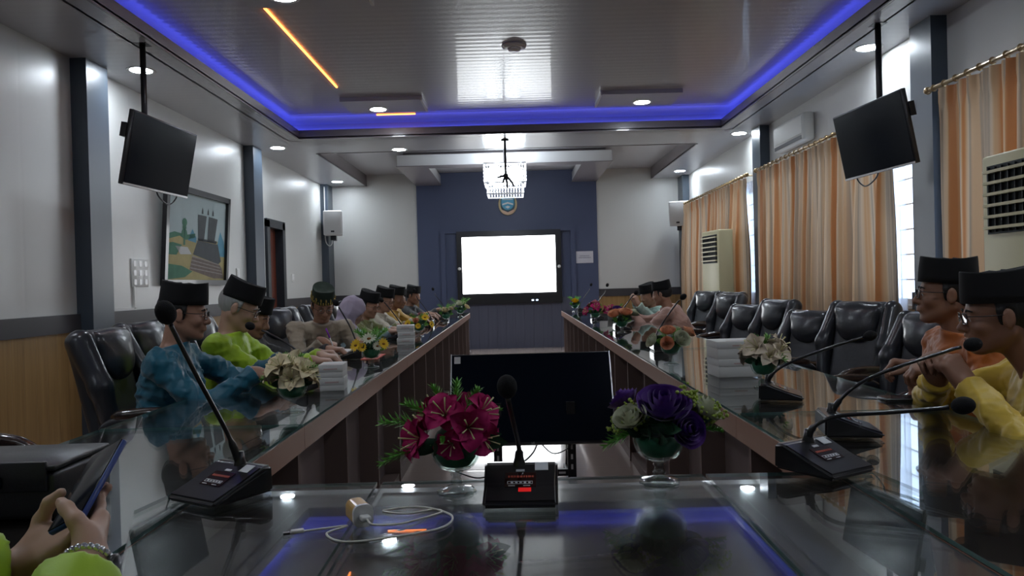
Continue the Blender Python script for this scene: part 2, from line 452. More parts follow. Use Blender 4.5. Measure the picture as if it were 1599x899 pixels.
# far wall, near wall
w = MB(); w.box(XL - .2, -1.79, YF, YF + .2, RAIL1 - .05, ZT + .2); w.box(1.57, XR + .2, YF, YF + .2, RAIL1 - .05, ZT + .2); w.box(-1.79, 1.57, YF + .05, YF + .2, 0, ZT + .2)
struct(w.build('wall_far', M_wallf))
w = MB(); w.box(XL, -1.79, YF - .012, YF + .2, 0, RAIL0); w.box(1.57, XR, YF - .012, YF + .2, 0, RAIL0)
struct(w.build('trim_5', M_wainf))
w = MB(); w.box(XL, -1.79, YF - .03, YF + .2, RAIL0, RAIL1); w.box(1.57, XR, YF - .03, YF + .2, RAIL0, RAIL1)
struct(w.build('trim_6', M_rail))
struct(MB().box(XL - .2, XR + .2, YN - .2, YN, 0, ZT + .2).build('wall_near', M_wallf))
# pilasters
for i, (a, b) in enumerate(((-1.65, -1.34), (2.1, 2.41), (5.87, 6.18), (9.62, 9.95), (13.42, 13.8))):
    struct(MB().box(XL - .02, XL + .13, a, b, 0, ZS + .02).build('trim_%d' % (7 + i), M_slate))
for i, (a, b) in enumerate(((-1.9, -1.6), (1.85, 2.15), (5.43, 5.72), (9.2, 9.5), (13.42, 13.8))):
    struct(MB().box(XR - .12, XR + .02, a, b, 0, ZS + .02).build('trim_%d' % (12 + i), M_slate))
# dark feature wall with shallow framed bay round the screen
w = MB(); w.box(-1.79, 1.57, YF - .04, YF + .06, 0, ZS + .2)
w.box(-1.36, -1.27, YF - .10, YF - .04, 0, 2.16); w.box(1.06, 1.15, YF - .10, YF - .04, 0, 2.16); w.box(-1.36, 1.15, YF - .10, YF - .04, 2.16, 2.25)
struct(w.build('wall_feature', M_darkwall))
M_panel = mat('slate_wood_panel', (0.07, 0.075, 0.11), 0.5, noise_amt=0.2, noise_scale=3, stretch=(6, 1, 0.4))
wave_bump(M_panel, 0, 0.17, 0.8, 0.006, 'GROOVE')
struct(MB().box(-1.27, 1.06, YF - .09, YF - .04, 0.0, 0.93).build('trim_17', M_panel))

# ------------------------------------------------------------------ ceiling
TX0, TX1, TY0, TY1 = -2.66, 2.64, -1.9, 9.25      # tray opening at the lip
BY = 10.35                                        # far edge of the cross band
c = MB()
c.box(XL - .2, TX0, YN - .2, TY1, ZS, ZS + .015); c.box(TX1, XR + .2, YN - .2, TY1, ZS, ZS + .015)
c.box(XL - .2, XR + .2, TY1, BY, ZS, ZS + .015); c.box(TX0, TX1, YN - .2, TY0, ZS, ZS + .015)
c.box(XL - .2, -2.72, BY, YF + .2, ZS, ZS + .015); c.box(2.6, XR + .2, BY, YF + .2, ZS, ZS + .015)
c.box(XL - .2, XR + .2, YN - .2, YF + .2, ZT, ZT + .05)
struct(c.build('ceiling', M_pvc))
# fascia lips of the tray, recess wall behind them, and the side faces of the far recess
f = MB(); t = .02
f.box(TX0 - t, TX0, TY0 - t, TY1 + t, ZS - .012, ZS + .10); f.box(TX1, TX1 + t, TY0 - t, TY1 + t, ZS - .012, ZS + .10)
f.box(TX0, TX1, TY1, TY1 + t, ZS - .012, ZS + .10); f.box(TX0, TX1, TY0 - t, TY0, ZS - .012, ZS + .10)
f.box(-2.72, 2.6, BY - .02, BY, ZS - .006, ZT); f.box(-2.74, -2.72, BY, YF, ZS - .006, ZT); f.box(2.6, 2.62, BY, YF, ZS - .006, ZT)
struct(f.build('trim_18', M_fascia))
f = MB(); s = .17
f.box(TX0 - s - .02, TX0 - s, TY0 - s, TY1 + s, ZS, ZT); f.box(TX1 + s, TX1 + s + .02, TY0 - s, TY1 + s, ZS, ZT)
f.box(TX0 - s, TX1 + s, TY1 + s, TY1 + s + .02, ZS, ZT); f.box(TX0 - s, TX1 + s, TY0 - s - .02, TY0 - s, ZS, ZT)
struct(f.build('trim_19', mat('pale_cove_wall', (0.6, 0.6, 0.62), 0.5)))
M_led = emis('blue_led', (0.08, 0.10, 1.0), 1.7)
led = MB(); zz = ZS + .088
for (x0, x1, y0, y1) in ((TX0 - .155, TX0 - .135, TY0, TY1 + .13), (TX1 + .135, TX1 + .155, TY0, TY1 + .13), (TX0 - .135, TX1 + .135, TY1 + .135, TY1 + .155), (TX0, TX1, TY0 - .155, TY0 - .135)): led.box(x0, x1, y0, y1, zz, zz + .025)
tag(led.build('led_strip', M_led), 'blue LED strip glowing in the cove around the raised ceiling', 'light strip')
# U-shaped dropped frame in front of the dark wall
M_ufr = mat('white_frame_face', (0.66, 0.67, 0.68), 0.3, coat=0.5)
u = MB(); u.box(-1.79, 1.57, 11.5, 11.72, ZS - .02, ZS + .15); u.box(-1.79, -1.33, 11.72, YF, ZS - .02, ZS + .15); u.box(1.12, 1.57, 11.72, YF, ZS - .02, ZS + .15)
struct(u.build('trim_20', M_ufr))
u = MB(); u.box(-1.80, 1.58, 11.49, 11.73, ZS - .03, ZS - .02); u.box(-1.80, -1.32, 11.73, YF, ZS - .03, ZS - .02); u.box(1.11, 1.58, 11.73, YF, ZS - .03, ZS - .02)
u.box(-1.7, 1.48, 11.58, 11.68, ZS + .15, ZT); u.box(-1.7, -1.42, 11.68, YF, ZS + .15, ZT); u.box(1.2, 1.48, 11.68, YF, ZS + .15, ZT)
struct(u.build('trim_21', M_fascia))

# ------------------------------------------------------------------ downlights
def make_downlight():
    t = thing('downlight', '', 'ceiling light')
    MB().lathe([(.088, .0), (.115, -.004), (.118, .0), (.118, .004)], 28).build('trim_ring', M_white, t)
    MB().lathe([(.088, -.002), (.0001, -.006)], 28).build('lens', M_lens, t)
    return t
dl0 = make_downlight(); used = []
def downlight(x, y, z, label, group):
    if not used: dl0.location = (x, y, z - .001); dl0['label'] = label; dl0['group'] = group; used.append(1); return dl0
    return dup(dl0, (x, y, z - .001), 0, label, group)
gs = 'downlights along the lower ceiling border'
for (x, y, lb) in ((-3.12, 6.25, 'round downlight in the left ceiling border beside the hanging screen pole'),
                   (-3.12, 9.85, 'round downlight in the left ceiling border above the middle slate pillar'),
                   (-3.12, 13.15, 'round downlight in the far left ceiling corner above the white speaker'),
                   (3.0, 6.17, 'round downlight in the right ceiling border beside the hanging screen pole'),
                   (3.0, 9.7, 'round downlight in the right ceiling border near the wall air conditioner'),
                   (2.95, 12.95, 'round downlight in the far right ceiling corner above the tilted speaker'),
                   (-1.55, 10.2, 'round downlight in the cross band left of the chandelier')):
    downlight(x, y, ZS, lb, gs)
for (x, y) in ((-3.12, 2.7), (3.0, 2.7), (-3.12, -.8), (3.0, -.8)):
    downlight(x, y, ZS, 'round downlight in the ceiling border behind the viewer', gs)
ZB = ZT - .045
M_box = mat('ceiling_box_paint', (0.30, 0.29, 0.30), 0.4)
M_amber = emis('amber_led', (1.0, 0.25, 0.05), 2.5)
k = 0
for (x, y, pos) in ((-1.52, 8.50, 'in the far left ceiling box beside the amber strip'), (1.52, 8.50, 'in the far right ceiling box'),
                    (-1.56, 5.15, 'at the top left of the view, by the amber strip'), (1.53, 5.15, 'at the top right of the view'), (-1.54, 1.7, 'above the near left'), (1.53, 1.7, 'above the near right')):
    cx = -1.43 if x < 0 else 1.46
    y0, y1 = (y - .40, y + .17) if y > 6 else (y - .45, y + .2)
    bx = thing('ceiling_box', 'shallow raised-ceiling box with the downlight ' + pos.replace(' beside the amber strip', '').replace(', by the amber strip', '').replace('of the view', 'edge'), 'ceiling fitting', (cx, (y0 + y1) / 2, ZT), 0, 'boxes on the raised ceiling')
    MB().box(-.44, .44, (y0 - y1) / 2, (y1 - y0) / 2, -.045, 0.0).build('housing', M_pvc, bx)
    sgn = 1 if x < 0 else -1
    MB().box(sgn * .445, sgn * .465, (y0 - y1) / 2, (y1 - y0) / 2, -.05, 0.0).build('end_trim', M_white, bx)
    downlight(x, y, ZB, 'bright round downlight ' + pos, 'downlights of the raised ceiling')
am = MB(); am.box(-1.80, -1.785, 1.0, 7.66, ZT - .012, ZT - .001)
tag(am.build('led_strip', M_amber), 'thin amber LED strip along the left of the raised ceiling', 'light strip')
am = MB(); am.box(-1.62, -1.15, 8.935, 8.945, ZT - .012, ZT - .001)
tag(am.build('led_strip', M_amber), 'short amber LED strip beyond the far left ceiling box', 'light strip')
sd = thing('smoke_detector', 'small round smoke detector at the middle of the raised ceiling', 'detector', (.05, 6.47, ZT))
MB().lathe([(.11, 0), (.105, -.02), (.07, -.03)], 28).build('base', M_white, sd)
MB().lathe([(.06, -.03), (.05, -.05), (.0001, -.055)], 24).build('sensor_head', M_white, sd)
# ceiling ridge light tube
# hanging bracket pole and the crystal chandelier
pb = thing('ceiling_bracket', 'black pole hanging from the ceiling with an empty projector clamp', 'bracket', (-.08, 9.7, ZS))
MB().lathe([(.05, 0), (.05, -.015)], 16).tube([(0, 0, -.01), (0, 0, -.46)], .016).build('pole', M_steel, pb)
cl = MB(); cl.ball((0, 0, -.47), .035)
for (dx, dz) in ((-.11, -.03), (.11, -.15), (.02, -.17), (-.04, -.1)): cl.tube([(0, 0, -.47), (dx * .6, -.02, -.47 + dz * .5), (dx, -.02, -.47 + dz)], [.02, .016, .012])
cl.build('clamp', M_steel, pb)
ch = thing('chandelier', 'square crystal chandelier blazing white in front of the dark wall', 'chandelier', (-.10, 11.0, ZT))
MB().box(-.2, .2, -.2, .2, -.03, 0).box(-.02, .02, -.02, .02, -.4, -.03).build('ceiling_plate', M_silver, ch)
fr = MB()
for zc in (-.34, -.62, -.78):
    e = .30 if zc > -.7 else .26
    for s_ in (-1, 1): fr.box(-e, e, s_ * e - .008, s_ * e + .008, zc - .008, zc + .008); fr.box(s_ * e - .008, s_ * e + .008, -e, e, zc - .008, zc + .008)
fr.build('frame', M_silver, ch)
M_cry = mat('crystal', (0.95, 0.97, 1.0), 0.02, transm=1.0, ior=1.5, emit=(0.8, 0.9, 1.0), estr=0.25)  # faint emission paints in the bulb light the crystals catch
cr = MB()
for side in range(4):
    Mr = T(rz=side * math.pi / 2)
    for i in range(17):
        xx = -.29 + .58 * i / 16
        for j in range(5):
            zc = -.37 - j * .052
            for (sgx, hh) in ((0.014, .024),):
                vs = [Mr @ Vector(v) for v in ((xx, -.30, zc + hh), (xx + sgx, -.30, zc), (xx, -.30 - sgx, zc), (xx - sgx, -.30, zc), (xx, -.30 + sgx, zc), (xx, -.30, zc - hh))]
                cr.add(vs, [(0, 1, 2), (0, 2, 3), (0, 3, 4), (0, 4, 1), (5, 2, 1), (5, 3, 2), (5, 4, 3), (5, 1, 4)])
    for i in range(13):
        xx = -.25 + .5 * i / 12
        for j in range(3):
            zc = -.66 - j * .045; vs = [Mr @ Vector(v) for v in ((xx, -.26, zc + .02), (xx + .012, -.26, zc), (xx, -.272, zc), (xx - .012, -.26, zc), (xx, -.248, zc), (xx, -.26, zc - .02))]
            cr.add(vs, [(0, 1, 2), (0, 2, 3), (0, 3, 4), (0, 4, 1), (5, 2, 1), (5, 3, 2), (5, 4, 3), (5, 1, 4)])
o = cr.build('crystals', M_cry, ch); o['kind'] = 'stuff'
M_bulb = emis('chandelier_bulb', (0.85, 0.93, 1.0), 12.0)
for (bx_, by_) in ((-.15, -.15), (.15, -.15), (-.15, .15), (.15, .15), (0, 0)):
    MB().ball((bx_, by_, -.48), (.12, .12, .13)).build('bulb', M_bulb, ch)
# ------------------------------------------------------------------ projected screen in its frame
sc_ = thing('wall_display', 'big lit white display screen in a black frame on the dark far wall', 'screen', (-.09, YF - .10, 1.53))
MB().box(-.97, .97, -.04, .06, -.70, .66).build('frame', M_black, sc_)
M_screen = emis('lit_screen', (0.93, 0.97, 1.0), 2.6)
MB().box(-.87, .86, -.048, -.041, -.50, .55).build('lit_panel', M_screen, sc_)
for sx_ in (-1, 1): MB().lathe([(.03, 0), (.03, .01), (.0001, .014)], 16).build('sensor_button', M_white, sc_).matrix_local = T(sx_ * .925, -.042, -.03, rx=R_(90))
for dx in (.42, .5): MB().box(dx - .02, dx + .02, -.046, -.041, -.655, -.63).build('indicator', emis('blue_indicator', (0.5, 0.7, 1.0), 2.0), sc_)
# emblem shield
em = thing('wall_emblem', 'small shield emblem with blue field and cream wreath below the chandelier', 'emblem', (-.09, YF - .06, 2.68))
def shield(s_, n=10):
    pts = [(-.5, .5), (0, .56), (.5, .5)]
    pts += [(.5 * math.cos(a) , -.55 * math.sin(a) + .1) for a in [math.pi * i / (2 * n) for i in range(n + 1)]][0:] 
    pts += [(-.5 * math.cos(a), -.55 * math.sin(a) + .1) for a in [math.pi * i / (2 * n) for i in range(n, -1, -1)]]
    return [(x * s_, y * s_) for x, y in pts]
RX = T(rx=R_(90))
wr = MB()
for i in range(26):
    a = R_(-60) + R_(300) * i / 25 + R_(0); a = R_(-90) + (i - 12.5) / 12.5 * R_(140)
    wr.ball((.155 * math.cos(a), -.01, .185 * math.sin(a)), (.022, .012, .034), n=8, m=6, Mx=Matrix.Rotation(-a, 3, 'Y'))
wr.build('wreath', mat('cream_gold', (0.62, 0.52, 0.30), 0.5), em)
MB().prism(shield(.27), .0, .02, Mx=T(0, 0, 0, rx=R_(90))).build('shield_border', mat('teal_border', (0.05, 0.16, 0.2), 0.5), em)
MB().prism(shield(.23), .02, .028, Mx=T(0, 0, 0, rx=R_(90))).build('shield_field', mat('sky_blue', (0.10, 0.42, 0.66), 0.5), em)
MB().prism([(-.10, .01), (0, .04), (.10, .01), (.10, -.02), (0, .01), (-.10, -.02)], .028, .034, Mx=RX).prism([(-.05, -.05), (0, -.08), (.05, -.05), (0, -.03)], .028, .034, Mx=RX).prism([(-.10, .10), (.10, .10), (.10, .08), (-.10, .08)], .028, .034, Mx=RX).build('shield_device', mat('pale_device', (0.75, 0.8, 0.8), 0.5), em)
MB().prism([(-.12, -.13), (-.09, -.17), (0, -.2), (.09, -.17), (.12, -.13), (.11, -.1), (0, -.15), (-.11, -.1)], .02, .036, Mx=RX).build('ribbon', mat('ribbon_cream', (0.75, 0.55, 0.4), 0.6), em)
# paper notice
nt_ = thing('paper_notice', 'white printed paper notice taped on the dark wall right of the screen', 'notice', (1.32, YF - .045, 1.66))
MB().box(-.16, .16, -.004, 0, -.11, .11).build('sheet', mat('paper', (0.62, 0.62, 0.68), 0.8), nt_)
ln = MB()
for (x0, x1, z) in ((-.09, .09, .025), (-.11, .115, -.01)):
    x = x0
    while x < x1: wd = rnd.uniform(.008, .02); ln.box(x, min(x + wd, x1), -.006, -.0041, z - .008, z + .008); x += wd + .006
ln.build('print', mat('grey_ink', (0.25, 0.25, 0.35), 0.8), nt_)

# ------------------------------------------------------------------ speakers
def speaker(loc, rz, ry, label):
    t = thing('wall_speaker', label, 'speaker', loc, rz)
    MB().bbox(-.13, .13, -.16, .16, -.22, .22, .02, Mx=T(ry=ry)).build('cabinet', mat('speaker_white', (0.62, 0.62, 0.62), 0.5), t)
    MB().bbox(.131, .14, -.145, .145, -.205, .205, .003, Mx=T(ry=ry)).build('grille', mat('speaker_grille', (0.5, 0.5, 0.5), 0.7), t)
    MB().box(.141, .143, -.03, .03, -.17, -.14, Mx=T(ry=ry)).build('badge', M_black, t)
    MB().box(-.3, -.02, -.05, .05, -.3, -.22).tube([(-.2, 0, -.28), (0, 0, -.2)], .02).build('bracket', M_steel, t)
    return t
speaker((-3.24, 13.25, 2.37), R_(-80), 0, 'white wall speaker in the far left corner')
speaker((2.98, 13.2, 2.38), R_(-115), R_(6), 'tilted white wall speaker in the far right corner')
cb = MB().tube(arc_pts([(-3.42, 13.40, 3.05), (-3.42, 13.40, 2.5), (-3.42, 13.40, 2.1), (-3.36, 13.38, 1.98), (-3.30, 13.37, 2.0), (-3.29, 13.39, 2.1)]), .008)
tag(cb.build('speaker_cable', M_white), 'white cable looping down to the far left speaker', 'cable')

# ------------------------------------------------------------------ door on the left wall
d = MB(); d.box(XL - .12, XL - .08, 10.48, 11.06, 0, 2.1); dr = struct(d.build('door_1', wood('red_brown_door', (0.10, 0.022, 0.012), (0.16, 0.04, 0.02), 0.35, axis='Z')))
d = MB(); d.box(XL - .15, XL + .04, 10.36, 10.48, 0, 2.2); d.box(XL - .15, XL + .04, 11.06, 11.18, 0, 2.2); d.box(XL - .15, XL + .04, 10.36, 11.18, 2.1, 2.22); d.build('door_frame', mat('door_frame_slate', (0.02, 0.024, 0.03), 0.4), dr)
MB().box(XL - .08, XL - .07, 10.6, 10.66, .95, 1.15).tube([(XL - .07, 10.63, 1.08), (XL - .03, 10.63, 1.08), (XL - .03, 10.74, 1.08)], .01).build('door_handle', M_silver, dr)
# switches, sockets
def plate(y, z, w_, h_, label, toggles, gr=None):
    t = thing('wall_switch', label, 'switch', (XL, y, z), 0, gr)
    MB().bbox(0, .012, -w_ / 2, w_ / 2, -h_ / 2, h_ / 2, .003).build('plate', M_white, t)
    for (ty, tz) in toggles: MB().box(.012, .017, ty - .022, ty + .022, tz - .025, tz + .025).build('rocker', mat('rocker_white', (0.85, 0.85, 0.85), .3), t)
plate(6.86, 1.40, .30, .26, 'white block of nine switches on the left wall before the framed picture', [(a, b) for a in (-.1, 0, .1) for b in (-.085, 0, .085)])
plate(9.30, 1.42, .09, .14, 'narrow white switch between the picture and the middle slate pillar', [(0, .03), (0, -.03)])
plate(11.62, 1.38, .11, .13, 'square white switch on the wall beyond the door', [(0, 0)])
tag(MB().box(XL, XL + .018, 6.73, 6.755, 1.07, 1.28).box(XL, XL + .018, 6.2, 6.755, 1.06, 1.085).build('cable_duct', M_white), 'white cable duct running down from the switch block to the rail', 'cable duct')

# ------------------------------------------------------------------ framed picture
pc = thing('framed_picture', 'large dark-framed painting of a stone monument leaning out from the left wall', 'picture', (XL + .02, 8.02, 1.28), 0)
PT = T(ry=R_(3.5))
fm = MB()
for (y0, y1, z0, z1) in ((-.80, .80, 0, .06), (-.80, .80, .97, 1.03), (-.80, -.74, 0, 1.03), (.74, .80, 0, 1.03)): fm.box(0, .045, y0, y1, z0, z1, Mx=PT)
fm.build('frame', M_black, pc)
# painted canvas (flat polygons; y runs from near to far = left to right in the picture)
def pp(pts, col, dx, nm, mb=None):
    mb = mb or MB(); n = len(pts)
    mb.add([PT @ Vector((.012 + dx, -.74 + 1.48 * x, .06 + .91 * z)) for x, z in pts], [tuple(range(n))]); return mb
cv = []
def paint(pts, mi, layer):
    n = len(pts); canvas.add([PT @ Vector((.012 + .0008 * layer, -.74 + 1.48 * x, .06 + .91 * z)) for x, z in pts], [tuple(range(n))], mi)
canvas = MB()
pm = [mat('paint_sky', (0.42, 0.52, 0.53), .7, noise_amt=.12, noise_scale=3), mat('paint_grass', (0.06, 0.20, 0.12), .7, noise_amt=.4, noise_scale=9), mat('paint_path', (0.42, 0.36, 0.16), .7, noise_amt=.35, noise_scale=6),
      mat('paint_stone', (0.06, 0.07, 0.075), .7, noise_amt=.3, noise_scale=12), mat('paint_blue', (0.10, 0.30, 0.42), .7, noise_amt=.3), mat('paint_step', (0.32, 0.29, 0.27), .7, noise_amt=.4, noise_scale=20), mat('paint_white', (0.6, 0.62, 0.6), .7),
      mat('paint_brown', (0.16, 0.12, 0.10), .7, noise_amt=.5, noise_scale=25)]
paint([(0, 0), (1, 0), (1, 1), (0, 1)], 0, 0)
paint([(0, 0), (1, 0), (1, .45), (.8, .5), (.5, .47), (.2, .5), (0, .46)], 2, 1)
paint([(0, 0), (.30, .03), (.42, .10), (.25, .16), (0, .18)], 1, 2); paint([(0, .28), (.16, .28), (.24, .40), (.1, .42), (0, .4)], 1, 2)
paint([(.14, .38), (.22, .29), (.40, .30), (.33, .38)], 6, 2); paint([(0, .44), (.2, .5), (.3, .46), (.45, .5), (.45, .55), (.3, .52), (.12, .54), (0, .5)], 1, 2)
paint([(.33, .46), (.40, .6), (.47, .5), (.47, .44)], 4, 2); paint([(.84, .42), (.9, .62), (.97, .5), (1, .4), (1, .3), (.86, .3)], 4, 2)
for cz, cr_ in ((.66, .05), (.60, .04), (.53, .06)): paint([(.27 + cr_ * .8 * math.cos(a), cz + cr_ * math.sin(a)) for a in [math.pi * 2 * i / 9 for i in range(9)]], 1, 3)
paint([(.26, .4), (.29, .4), (.28, .6), (.265, .6)], 1, 3)
paint([(.42, .30), (.49, .47), (.86, .45), (.93, .24), (.88, .20)], 3, 3)
paint([(.41, .28), (.90, .20), (.95, .15), (.99, .02), (.8, .02), (.37, .12)], 7, 3)
for q in range(4): paint([(.41 - .01 * q, .285 - .045 * q), (.90 + .02 * q, .20 - .04 * q), (.905 + .02 * q, .19 - .04 * q), (.405 - .01 * q, .270 - .045 * q)], 5, 4)
paint([(.50, .47), (.485, .78), (.635, .78), (.60, .47)], 3, 4); paint([(.66, .47), (.675, .78), (.84, .77), (.79, .46)], 3, 4); paint([(.50, .47), (.83, .46), (.84, .49), (.49, .50)], 3, 4)
for cx_ in (.56, .66, .75): paint([(cx_ - .015, .80), (cx_ + .015, .80), (cx_ + .012, .84), (cx_, .88), (cx_ - .012, .84)], 3, 4)
canvas.build('painting', pm, pc)

# ------------------------------------------------------------------ hanging TVs
def hang_tv(corner_far, sgn, label, polex):
    """TV near the side wall facing the room and tilted down"""
    x0, y0 = corner_far; t = thing('ceiling_tv', label, 'television', (x0, y0, 2.50), 0)
    yaw = sgn * R_(6); TVm = T(rz=(R_(180) if sgn > 0 else 0) + (R_(5) if sgn > 0 else R_(-3))) @ T(ry=R_(11))
    MB().bbox(-.035, 0, -.46, .46, -.53, 0, .006, Mx=TVm).build('casing', M_black, t)
    MB().box(.0005, .003, -.448, .448, -.512, -.012, Mx=TVm).build('screen', M_blackgloss, t)
    MB().box(.0005, .004, -.455, .455, -.528, -.514, Mx=TVm).build('lower_trim', M_silver, t)
    px = polex - x0
    MB().box(-.05 + px, .05 + px, -.05, .05, ZS - 2.502, ZS - 2.49).tube([(px, 0, ZS - 2.5), (px, 0, -.32)], .022).build('pole', M_steel, t)
    MB().box(-.10, -.03, -.2, .2, -.38, -.14, Mx=TVm).box(-.07, -.03, .3 * sgn, .47 * sgn, -.2, -.1, Mx=TVm).build('mount', M_steel, t)
    MB().tube(arc_pts([Vector((px, 0, -.1)), TVm @ Vector((-.05, -sgn * .35, -.45)), TVm @ Vector((-.05, -sgn * .3, -.6)), TVm @ Vector((-.04, -sgn * .1, -.56)), TVm @ Vector((-.04, 0, -.45))]), .006).build('cable', M_black, t)
    return t
hang_tv((-2.60, 5.60), -1, 'black television hanging from the left ceiling border, tilted down', -2.78)
hang_tv((2.68, 5.60), 1, 'black television hanging from the right ceiling border before the curtains', 2.80)

# ------------------------------------------------------------------ curtains on rods
def curtain_mat():
    m = bpy.data.materials.new('striped_curtain'); m.use_nodes = True; nt = m.node_tree; N = nt.nodes; L = nt.links; N.clear()
    tc = N.new('ShaderNodeTexCoord'); mp = N.new('ShaderNodeMapping'); mp.inputs['Scale'].default_value = (1, 1, 0)
    uv = tc.outputs['UV']
    nz = N.new('ShaderNodeTexNoise'); nz.noise_dimensions = '1D'; nz.inputs['Scale'].default_value = 1.0; nz.inputs['Detail'].default_value = 3.0
    sx = N.new('ShaderNodeSeparateXYZ'); L.new(uv, sx.inputs[0]); mu = N.new('ShaderNodeMath'); mu.operation = 'MULTIPLY'; mu.inputs[1].default_value = 8.0
    L.new(sx.outputs[0], mu.inputs[0]); L.new(mu.outputs[0], nz.inputs['W'])
    cr = N.new('ShaderNodeValToRGB'); e = cr.color_ramp.elements
    e[0].position = .36; e[0].color = (0.46, 0.17, 0.05, 1); e[1].position = .46; e[1].color = (0.56, 0.34, 0.17, 1)
    n2 = e.new(.52); n2.color = (0.58, 0.41, 0.26, 1); n3 = e.new(.58); n3.color = (0.32, 0.23, 0.15, 1); n4 = e.new(.66); n4.color = (0.58, 0.36, 0.19, 1)
    L.new(nz.outputs['Fac'], cr.inputs[0])
    df = N.new('ShaderNodeBsdfDiffuse'); tr = N.new('ShaderNodeBsdfTranslucent'); mx = N.new('ShaderNodeMixShader'); mx.inputs[0].default_value = .24
    gl = N.new('ShaderNodeBsdfGlossy'); gl.inputs['Roughness'].default_value = .45; m2 = N.new('ShaderNodeMixShader'); m2.inputs[0].default_value = .05
    L.new(cr.outputs[0], df.inputs[0]); L.new(cr.outputs[0], tr.inputs[0]); L.new(df.outputs[0], mx.inputs[1]); L.new(tr.outputs[0], mx.inputs[2])
    L.new(mx.outputs[0], m2.inputs[1]); L.new(gl.outputs[0], m2.inputs[2]); o = N.new('ShaderNodeOutputMaterial'); L.new(m2.outputs[0], o.inputs[0]); return m
M_curt = curtain_mat()
M_sheer = bpy.data.materials.new('sheer'); M_sheer.use_nodes = True
_n = M_sheer.node_tree; _n.nodes.clear(); _t = _n.nodes.new('ShaderNodeBsdfTranslucent'); _t.inputs[0].default_value = (.85, .88, .95, 1); _d = _n.nodes.new('ShaderNodeBsdfTransparent'); _x = _n.nodes.new('ShaderNodeMixShader'); _x.inputs[0].default_value = .35; _o = _n.nodes.new('ShaderNodeOutputMaterial')
_n.links.new(_t.outputs[0], _x.inputs[1]); _n.links.new(_d.outputs[0], _x.inputs[2]); _n.links.new(_x.outputs[0], _o.inputs[0])
def cloth_sheet(y0, y1, z0, z1, x, seed, pitch, amp, name, m, parent, gather=1.0):
    r = random.Random(seed); n = int((y1 - y0) / .012); k = 26
    ph = []; p = 0
    for i in range(n + 1): ph.append(p); p += .012 / pitch * 2 * math.pi * (1 + .45 * math.sin(i * .031 + seed) + .25 * math.sin(i * .083 + 2 * seed))
    vs = []; uvs = []
    for j in range(k + 1):
        tz = j / k; z = z1 + (z0 - z1) * tz
        a = amp * (0.45 + 0.75 * min(1, tz * 3)) * (1 + .25 * math.sin(tz * 5 + seed))
        for i in range(n + 1):
            y = y0 + (y1 - y0) * i / n
            yy = y + .018 * math.sin(ph[i] * .5 + tz * 2) * tz
            xx = x + a * math.sin(ph[i] + .25 * math.sin(tz * 4 + i * .02)) + .3 * a * math.sin(ph[i] * 2.1 + 1) + (.012 * math.sin(ph[i] * 3) if tz < .06 else 0)
            vs.append((xx, yy, z)); uvs.append((y, tz))
    fs = [(j * (n + 1) + i, j * (n + 1) + i + 1, (j + 1) * (n + 1) + i + 1, (j + 1) * (n + 1) + i) for j in range(k) for i in range(n)]
    me = bpy.data.meshes.new(name); me.from_pydata(vs, [], fs); me.polygons.foreach_set('use_smooth', [True] * len(fs))
    ul = me.uv_layers.new(name='uv'); ul.data.foreach_set('uv', [c for l in me.loops for c in uvs[l.vertex_index]])
    return link(name, me, m, parent)
M_rod = mat('brass_rod', (0.42, 0.30, 0.16), 0.3, metal=0.8)
for i, (y0, y1, lb, r0, r1) in enumerate(((2.2, 5.26, 'striped orange and beige curtain behind the near air conditioner', 2.1, 5.36),
                                  (5.90, 9.12, 'striped orange and beige curtain behind the hanging television', 5.80, 9.17),
                                  (9.58, 13.15, 'striped orange and beige curtain behind the far air conditioner', 9.52, 13.2))):
    ct = thing('curtain', lb, 'curtain', (0, 0, 0), 0, 'curtains along the right wall')
    cloth_sheet(y0, y1, .04, 2.50, 3.03, 3 + i, .17, .042, 'drape', M_curt, ct)
    cloth_sheet(y0 - (.0 if i else 0), y1 + .04, .06, 2.47, 3.14, 9 + i, .09, .010, 'sheer_lining', M_sheer, ct)
    rd = MB().tube([(3.03, r0, 2.53), (3.03, r1, 2.53)], .015)
    for e_ in (r0, r1): rd.ball((3.03, e_, 2.53), .028)
    for e_ in (r0 + .08, (r0 + r1) / 2, r1 - .08): rd.tube([(3.03, e_, 2.53), (XR, e_, 2.53)], .008)
    n = int((r1 - r0) / .13)
    for q in range(n):
        yy = r0 + .08 + (r1 - r0 - .16) * q / (n - 1); rd.lathe([(.018, -.007), (.026, 0), (.018, .007)], 12, c=(0, 0, 0)) if False else rd.ball((3.03, yy, 2.53), (.026, .010, .026), n=10, m=6)
    rd.build('curtain_rod', M_rod, ct)

